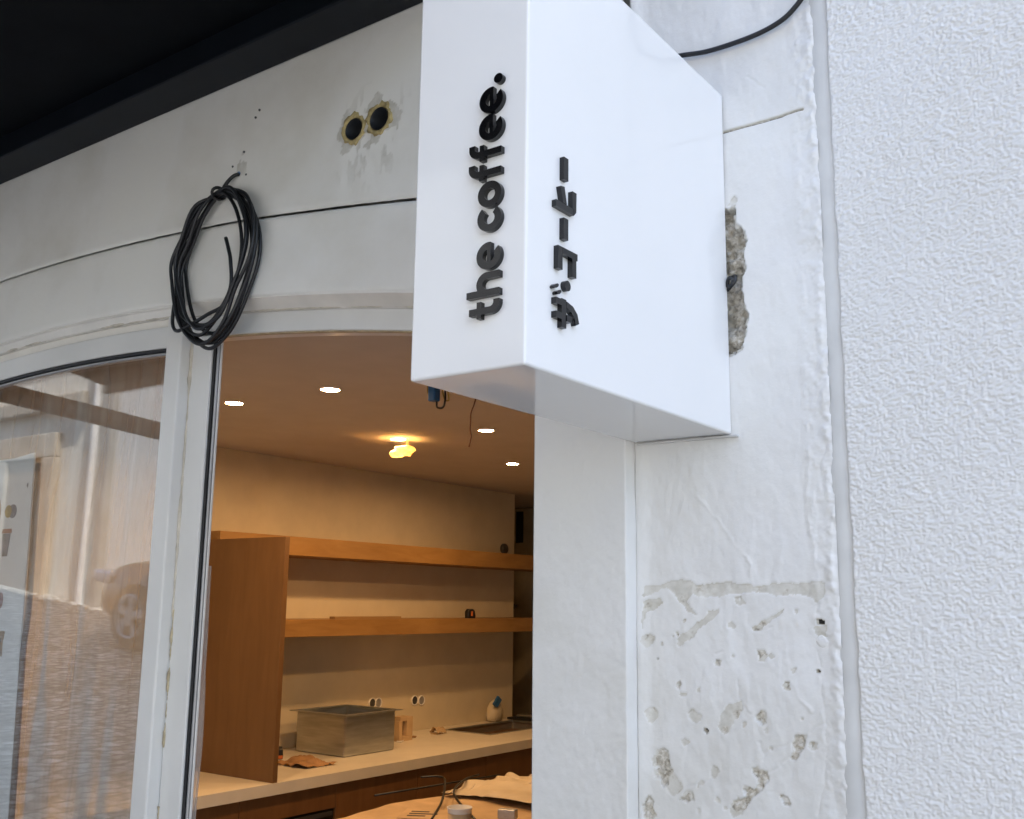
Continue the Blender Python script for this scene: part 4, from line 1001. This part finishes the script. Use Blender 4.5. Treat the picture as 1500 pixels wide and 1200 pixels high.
jb = lathe('door_knob', [(0.012, 0.0), (0.014, -0.03), (0.03, -0.05), (0.022, -0.066), (0.0001, -0.07)], 'dark_steel', dr, (-5.37, 7.54, 1.73), 'y', 14)

# island covered with kraft paper
isl = thing('island_counter', (-2.5, 3.9, 0), 'low island counter covered with brown kraft paper inside the doorway', 'counter')
box('cabinet', -2.93, -1.6, 2.75, 5.4, 0.0, 0.93, 'wood_cabinet', isl, 0.002)
xs_ = np.linspace(-2.985, -1.58, 60); ys_ = np.linspace(2.70, 5.42, 90)
X, Y = np.meshgrid(xs_, ys_, indexing='ij')
Z = 0.9335 + 0.016 * np.abs(fbm(X * 3, Y * 3, 451, 4)) * 2; Xn = X + 0.05 * fbm(X * 2, Y * 2.2, 455, 3) * (X < -2.8)
Z = np.where(X < -2.95, Z - 0.02, Z)
o = np_mesh('kraft_cover', np.stack([Xn, Y, Z], -1).reshape(-1, 3), grid_faces(60, 90), 'kraft', isl, False)
crumple('wrapping_paper', -2.93, -2.25, 3.62, 4.25, 0.948, 0.045, 'wrap_paper', 461, 'large crumpled sheet of pale wrapping paper on the island counter', 'paper', 44, 44, 0.3, 4.2, base=lambda U, V: 0.015 * U)
cup = thing('paper_cup', (-2.30, 2.93, 0.948), 'paper coffee cup with white rim and brown sleeve on the island', 'cup')
cc = (-2.305, 2.915, 0.948)
lathe('cup', [(0.0001, 0.002), (0.030, 0.002), (0.042, 0.108), (0.0445, 0.110), (0.0445, 0.113), (0.041, 0.113), (0.029, 0.006), (0.0001, 0.006)], 'paper_white', cup, cc, 'z', 28)
lathe('sleeve', [(0.0345, 0.03), (0.0415, 0.095), (0.0420, 0.095), (0.0350, 0.03)], 'kraft', cup, cc, 'z', 28)
lathe('print_band', [(0.0372, 0.044), (0.0390, 0.060), (0.0394, 0.060), (0.0376, 0.044)], 'paper_white', cup, cc, 'z', 28)
o = tube('bent_rod', catmull([(-3.12, 3.66, 0.985), (-3.05, 3.70, 0.99), (-2.98, 3.66, 0.985), (-2.78, 3.40, 0.962), (-2.60, 3.12, 0.953)], 6), 0.005, 'black_plastic', None, 7)
tag(o, 'black bent metal rod with its hooked end raised, beside the paper cup', 'rod')
o = tube('bent_rod', catmull([(-3.0, 3.93, 0.975), (-2.92, 3.72, 0.985), (-2.80, 3.50, 0.970), (-2.45, 3.20, 0.953)], 6), 0.005, 'black_plastic', None, 7)
tag(o, 'long black bent rod curving down behind the paper cup', 'rod')
o = tube('straight_rod', [(-3.06, 3.30, 0.962), (-2.93, 4.0, 0.972)], 0.0045, 'black_plastic', None, 7)
tag(o, 'straight black rod lying along the edge of the kraft paper', 'rod')
nt = thing('printed_sheet', (-2.65, 3.2, 0.95), 'printed brown sheet with dark lettering lying on the kraft paper', 'paper', local=True, rotz=0.5)
bm = bmesh.new(); bm_box(bm, -0.13, 0.13, -0.09, 0.09, 0.0, 0.003); from_bm('sheet', bm, 'kraft', nt)
for i in range(3):
    bm = bmesh.new(); bm_box(bm, -0.10, -0.03 + 0.04 * (i % 2), -0.05 + i * 0.04, -0.036 + i * 0.04, 0.0025, 0.0042); from_bm('print_line', bm, 'ink', nt)
nt = thing('small_block', (-2.40, 3.33, 0.948), 'small grey metal block on the kraft paper beside the cup', 'block', local=True, rotz=0.3)
bm = bmesh.new(); bm_box(bm, -0.035, 0.035, -0.02, 0.02, 0.0, 0.035, 0.004); bm_box(bm, -0.01, 0.01, -0.021, 0.021, 0.01, 0.028, 0.002); from_bm('block', bm, 'alu_grey', nt)

# dust sheets and poster behind the window
xs_ = np.linspace(-4.6, -2.76, 260); zz_ = np.linspace(0.6, 2.60, 60)
X, Z = np.meshgrid(xs_, zz_, indexing='ij')
gat = 0.5 + 0.5 * (Z - 0.6) / 2
Y = 2.055 + 0.022 * fbm(X * 16 + 0.8 * fbm(X * 2, Z * 1.2, 471, 2) * 6, Z * 0.7, 475, 3) * 2 * gat + 0.012 * fbm(X * 3, Z * 2, 479, 2)
o = np_mesh('dust_sheet', np.stack([X, Y, Z], -1).reshape(-1, 3), grid_faces(260, 60), 'plastic_film', None, True)
tag(o, 'clear wrinkled plastic dust sheet hanging behind the arched window pane', 'plastic sheet')
zz_ = np.linspace(0.85, 1.85, 80); vv = np.linspace(0, 1, 10)
V_, Z = np.meshgrid(vv, zz_, indexing='ij')
bul = -0.006 + 0.020 * np.exp(-((Z - 1.38) / 0.2) ** 2) + 0.012 * sstep(2.0, 2.4, Z)
X = -2.520 + V_ * np.maximum(bul + 0.008, 0.002); Y = 1.962 + 0.012 * np.sin(V_ * 3.1) + 0.005 * fbm(V_ * 4, Z * 6, 481, 2)
o = np_mesh('dust_sheet', np.stack([X, Y, Z], -1).reshape(-1, 3), grid_faces(10, 80), 'plastic_film', None, True)
tag(o, 'edge of a clear plastic sheet bulging past the doorway post', 'plastic sheet')
po = thing('poster', (-4.0, 2.03, 0.7), 'white poster board with coffee cup drawings standing behind the window', 'poster')
bm = bmesh.new(); prism(bm, [(-4.6, 0.72), (-3.56, 0.72), (-3.575, 1.05), (-3.602, 1.55), (-3.618, 1.95), (-3.637, 2.28), (-3.78, 2.268), (-4.0, 2.27), (-4.6, 2.30)], 'xz', 2.012, 2.018)
from_bm('board', bm, 'poster_white', po)
tube('gap_strip', catmull([(-3.556, 2.024, 0.75), (-3.572, 2.024, 1.05), (-3.594, 2.024, 1.45), (-3.600, 2.024, 1.58), (-3.592, 2.024, 1.70), (-3.600, 2.024, 1.86), (-3.622, 2.024, 2.24)], 8), 0.011, 'wood_door', po, 8)  # brown tube put in for the room showing through the gap beside the board
def ink(poly, mt, k=0):
    bm = bmesh.new(); prism(bm, poly, 'xz', 2.0100 - 0.0006 * k, 2.0122); from_bm('drawing', bm, mt, po)
ink(ellp(-3.745, 2.067, 0.026, 0.026, 14), 'ink_slate'); ink(ellp(-3.775, 2.067, 0.024, 0.024, 12), 'ink_gold', 1)
ink([(-3.80, 1.985), (-3.745, 1.985), (-3.755, 1.90), (-3.79, 1.90)], 'ink_slate'); ink([(-3.806, 1.986), (-3.738, 1.986), (-3.742, 2.002), (-3.80, 2.002)], 'ink_rust')
ink(ellp(-3.768, 1.739, 0.018, 0.030, 14), 'ink_rust')
ink([(-3.80, 1.63), (-3.715, 1.63), (-3.722, 1.585), (-3.718, 1.54), (-3.795, 1.54)], 'ink_tan')
ink(ellp(-3.66, 2.16, 0.004, 0.009, 8), 'ink_slate'); ink(ellp(-3.86, 2.06, 0.03, 0.06, 12), 'ink_tan')
pos_ = 1.10
for ch in 'the coffee.':
    if ch == ' ': pos_ += 0.03; continue
    bm = letter_bm(ch, 0.04)
    for q in bm.verts: q.co = (-3.735 - q.co.y * 0.05, 2.0115 - q.co.z * 0.05, pos_ + q.co.x * 0.05)
    pos_ += (GL[ch][1] + adv[ch]) * 0.05
    bmesh.ops.recalc_face_normals(bm, faces=bm.faces[:]); from_bm('letter', bm, 'ink', po)

# ================================================================== ACROSS THE STREET (seen in the window pane)
ob = thing('house_opposite', (-14, -5.2, 1.6), 'cream house with grey stone pilaster and door surround, reflected in the pane', 'building')
HY = -5.2
box('wall', -30, -14.75, HY - 2, HY, 0.2, 8.0, 'wall_far', ob, 0)
box('wall', -14.05, 6, HY - 2, HY, -0.9, 8.0, 'wall_far_white', ob, 0)
box('pilaster', -14.75, -14.05, HY - 2, HY + 0.12, 0.5, 8.0, 'stone_grey', ob, 0.02)
box('drainpipe', -14.42, -14.33, HY + 0.121, HY + 0.22, 1.0, 7.6, 'plate_white', ob, 0.03)
box('cornice', -30, -14.76, HY, HY + 0.2, 4.75, 5.0, 'stone', ob, 0.03)
dd = box('door', -17.0, -15.9, HY, HY + 0.05, 1.7, 4.0, 'wood_door', ob, 0.01)
for a_, b_, c_, e_ in ((-17.3, -17.0, 1.6, 4.0), (-15.9, -15.55, 1.6, 4.0), (-17.3, -15.55, 4.0, 4.4)):
    box('door_surround', a_, b_, HY, HY + 0.12, c_, e_, 'stone', dd, 0.02)
for xw in (-20, -23.5, -27, -9.5, -5.5, -1.5, 2.5):
    for zw in (2.6, 5.6):
        if zw < 5 and xw < -15: continue
        f_ = box('window', xw - 0.55, xw + 0.55, HY, HY + 0.05, zw, zw + 1.6, 'stone', ob, 0.01)
        box('glass', xw - 0.43, xw + 0.43, HY + 0.048, HY + 0.06, zw + 0.12, zw + 1.48, 'glass_dark', f_, 0.004)
box('roof', -30.2, 6.2, HY - 2.3, HY + 0.4, 8.0, 8.25, 'roof_tile', ob, 0.03)

# parked car
car = thing('parked_car', (-10.05, -4.0, gz(-10.05)), 'dark grey hatchback parked across the street, reflected in the pane', 'car', local=True, rotz=0.06)
car.scale = (1.22, 1.03, 1.10)
car.rotation_euler = (0, math.atan(SL), 0.06)
def loft(sections, name, mat, parent):
    """sections: list of (x, [(y,z)...])"""
    n = len(sections[0][1]); vs = []; fs = []
    for x_, ring in sections: vs += [(x_, a, b_) for a, b_ in ring]
    for i in range(len(sections) - 1):
        for k_ in range(n):
            k2 = (k_ + 1) % n; fs.append((i * n + k_, i * n + k2, (i + 1) * n + k2, (i + 1) * n + k_))
    fs.append(tuple(range(n - 1, -1, -1))); fs.append(tuple((len(sections) - 1) * n + q for q in range(n)))
    me = bpy.data.meshes.new(name); me.from_pydata(vs, [], fs)
    bm = bmesh.new(); bm.from_mesh(me); bmesh.ops.recalc_face_normals(bm, faces=bm.faces[:]); bm.to_mesh(me); bm.free()
    o = obj(name, me, mat, parent, True)
    md = o.modifiers.new('sub', 'SUBSURF'); md.levels = md.render_levels = 2
    return o
def ring(w, z0, z1, sh=0.9):
    return [(-w, z0 + 0.06), (-w * 0.9, z0), (w * 0.9, z0), (w, z0 + 0.06), (w * 1.0, (z0 + z1) * 0.52), (w * sh, z1 - 0.03), (w * sh * 0.8, z1), (-w * sh * 0.8, z1), (-w * sh, z1 - 0.03), (-w * 1.0, (z0 + z1) * 0.52)]
loft([(-1.0, ring(0.6, 0.32, 0.62)), (-0.93, ring(0.74, 0.24, 0.72)), (-0.6, ring(0.86, 0.22, 0.86)), (0.2, ring(0.9, 0.22, 0.95)), (1.5, ring(0.9, 0.22, 0.98)), (2.7, ring(0.9, 0.22, 1.0)), (3.15, ring(0.82, 0.26, 0.98)), (3.3, ring(0.72, 0.34, 0.9))], 'body', 'car_paint', car)
cab = loft([(0.25, ring(0.80, 0.86, 0.99, 0.9)), (0.85, ring(0.79, 0.86, 1.34, 0.8)), (1.3, ring(0.79, 0.86, 1.47, 0.78)), (2.4, ring(0.79, 0.86, 1.46, 0.78)), (2.9, ring(0.78, 0.86, 1.3, 0.8)), (3.15, ring(0.77, 0.86, 1.0, 0.9))], 'cabin', 'car_paint', car)
for s in (-1, 1):
    for yv in (1,):
        mesh('side_window', [(0.78, s * 0.80, 1.0), (2.6, s * 0.80, 1.02), (2.45, s * 0.685, 1.37), (1.2, s * 0.68, 1.39), (0.78, s * 0.78, 1.0), (2.6, s * 0.78, 1.02), (2.45, s * 0.665, 1.37), (1.2, s * 0.66, 1.39)], [(0, 1, 2, 3), (7, 6, 5, 4), (0, 4, 5, 1), (1, 5, 6, 2), (2, 6, 7, 3), (3, 7, 4, 0)], 'glass_dark', car)
    o = box('headlight', -0.98, -0.70, s * 0.70 - 0.13, s * 0.70 + 0.13, 0.58, 0.72, 'headlamp', car, 0.04)
    for wx_ in (-0.12, 2.45):
        w_ = lathe('wheel', [(0.18, -0.1), (0.30, -0.11), (0.325, -0.09), (0.33, 0.0), (0.325, 0.09), (0.30, 0.11), (0.18, 0.1)], 'tyre', car, (wx_, s * 0.80, 0.33), 'y', 28)
        lathe('rim', [(0.22, s * 0.100), (0.225, s * 0.112), (0.205, s * 0.112), (0.19, s * 0.07)], 'rim', w_, (wx_, s * 0.80, 0.33), 'y', 28)
        for k_ in range(5):
            a = 2 * math.pi * k_ / 5 + 0.3
            bm = bmesh.new(); ca, sa = math.cos(a), math.sin(a)
            pl = [(0.0, -0.03), (0.20, -0.045), (0.20, 0.045), (0.0, 0.03)]
            prism(bm, [(wx_ + p * ca - q * sa, 0.33 + p * sa + q * ca) for p, q in pl], 'xz', s * 0.80 + s * 0.098, s * 0.80 + s * (0.108 + 0.001 * k_))
            from_bm('spoke', bm, 'rim', w_)
        lathe('wheel_well', [(0.36, -0.02), (0.36, 0.02), (0.0001, 0.02)], 'tyre', car, (wx_, s * 0.78, 0.35), 'y', 24)
box('grille', -1.02, -0.95, -0.45, 0.45, 0.36, 0.50, 'black_plastic', car, 0.01)
box('number_plate', -1.035, -1.0, -0.26, 0.26, 0.44, 0.54, 'plate_white', car, 0.004)

for o in bpy.data.objects:
    if '_local' in o: del o['_local']
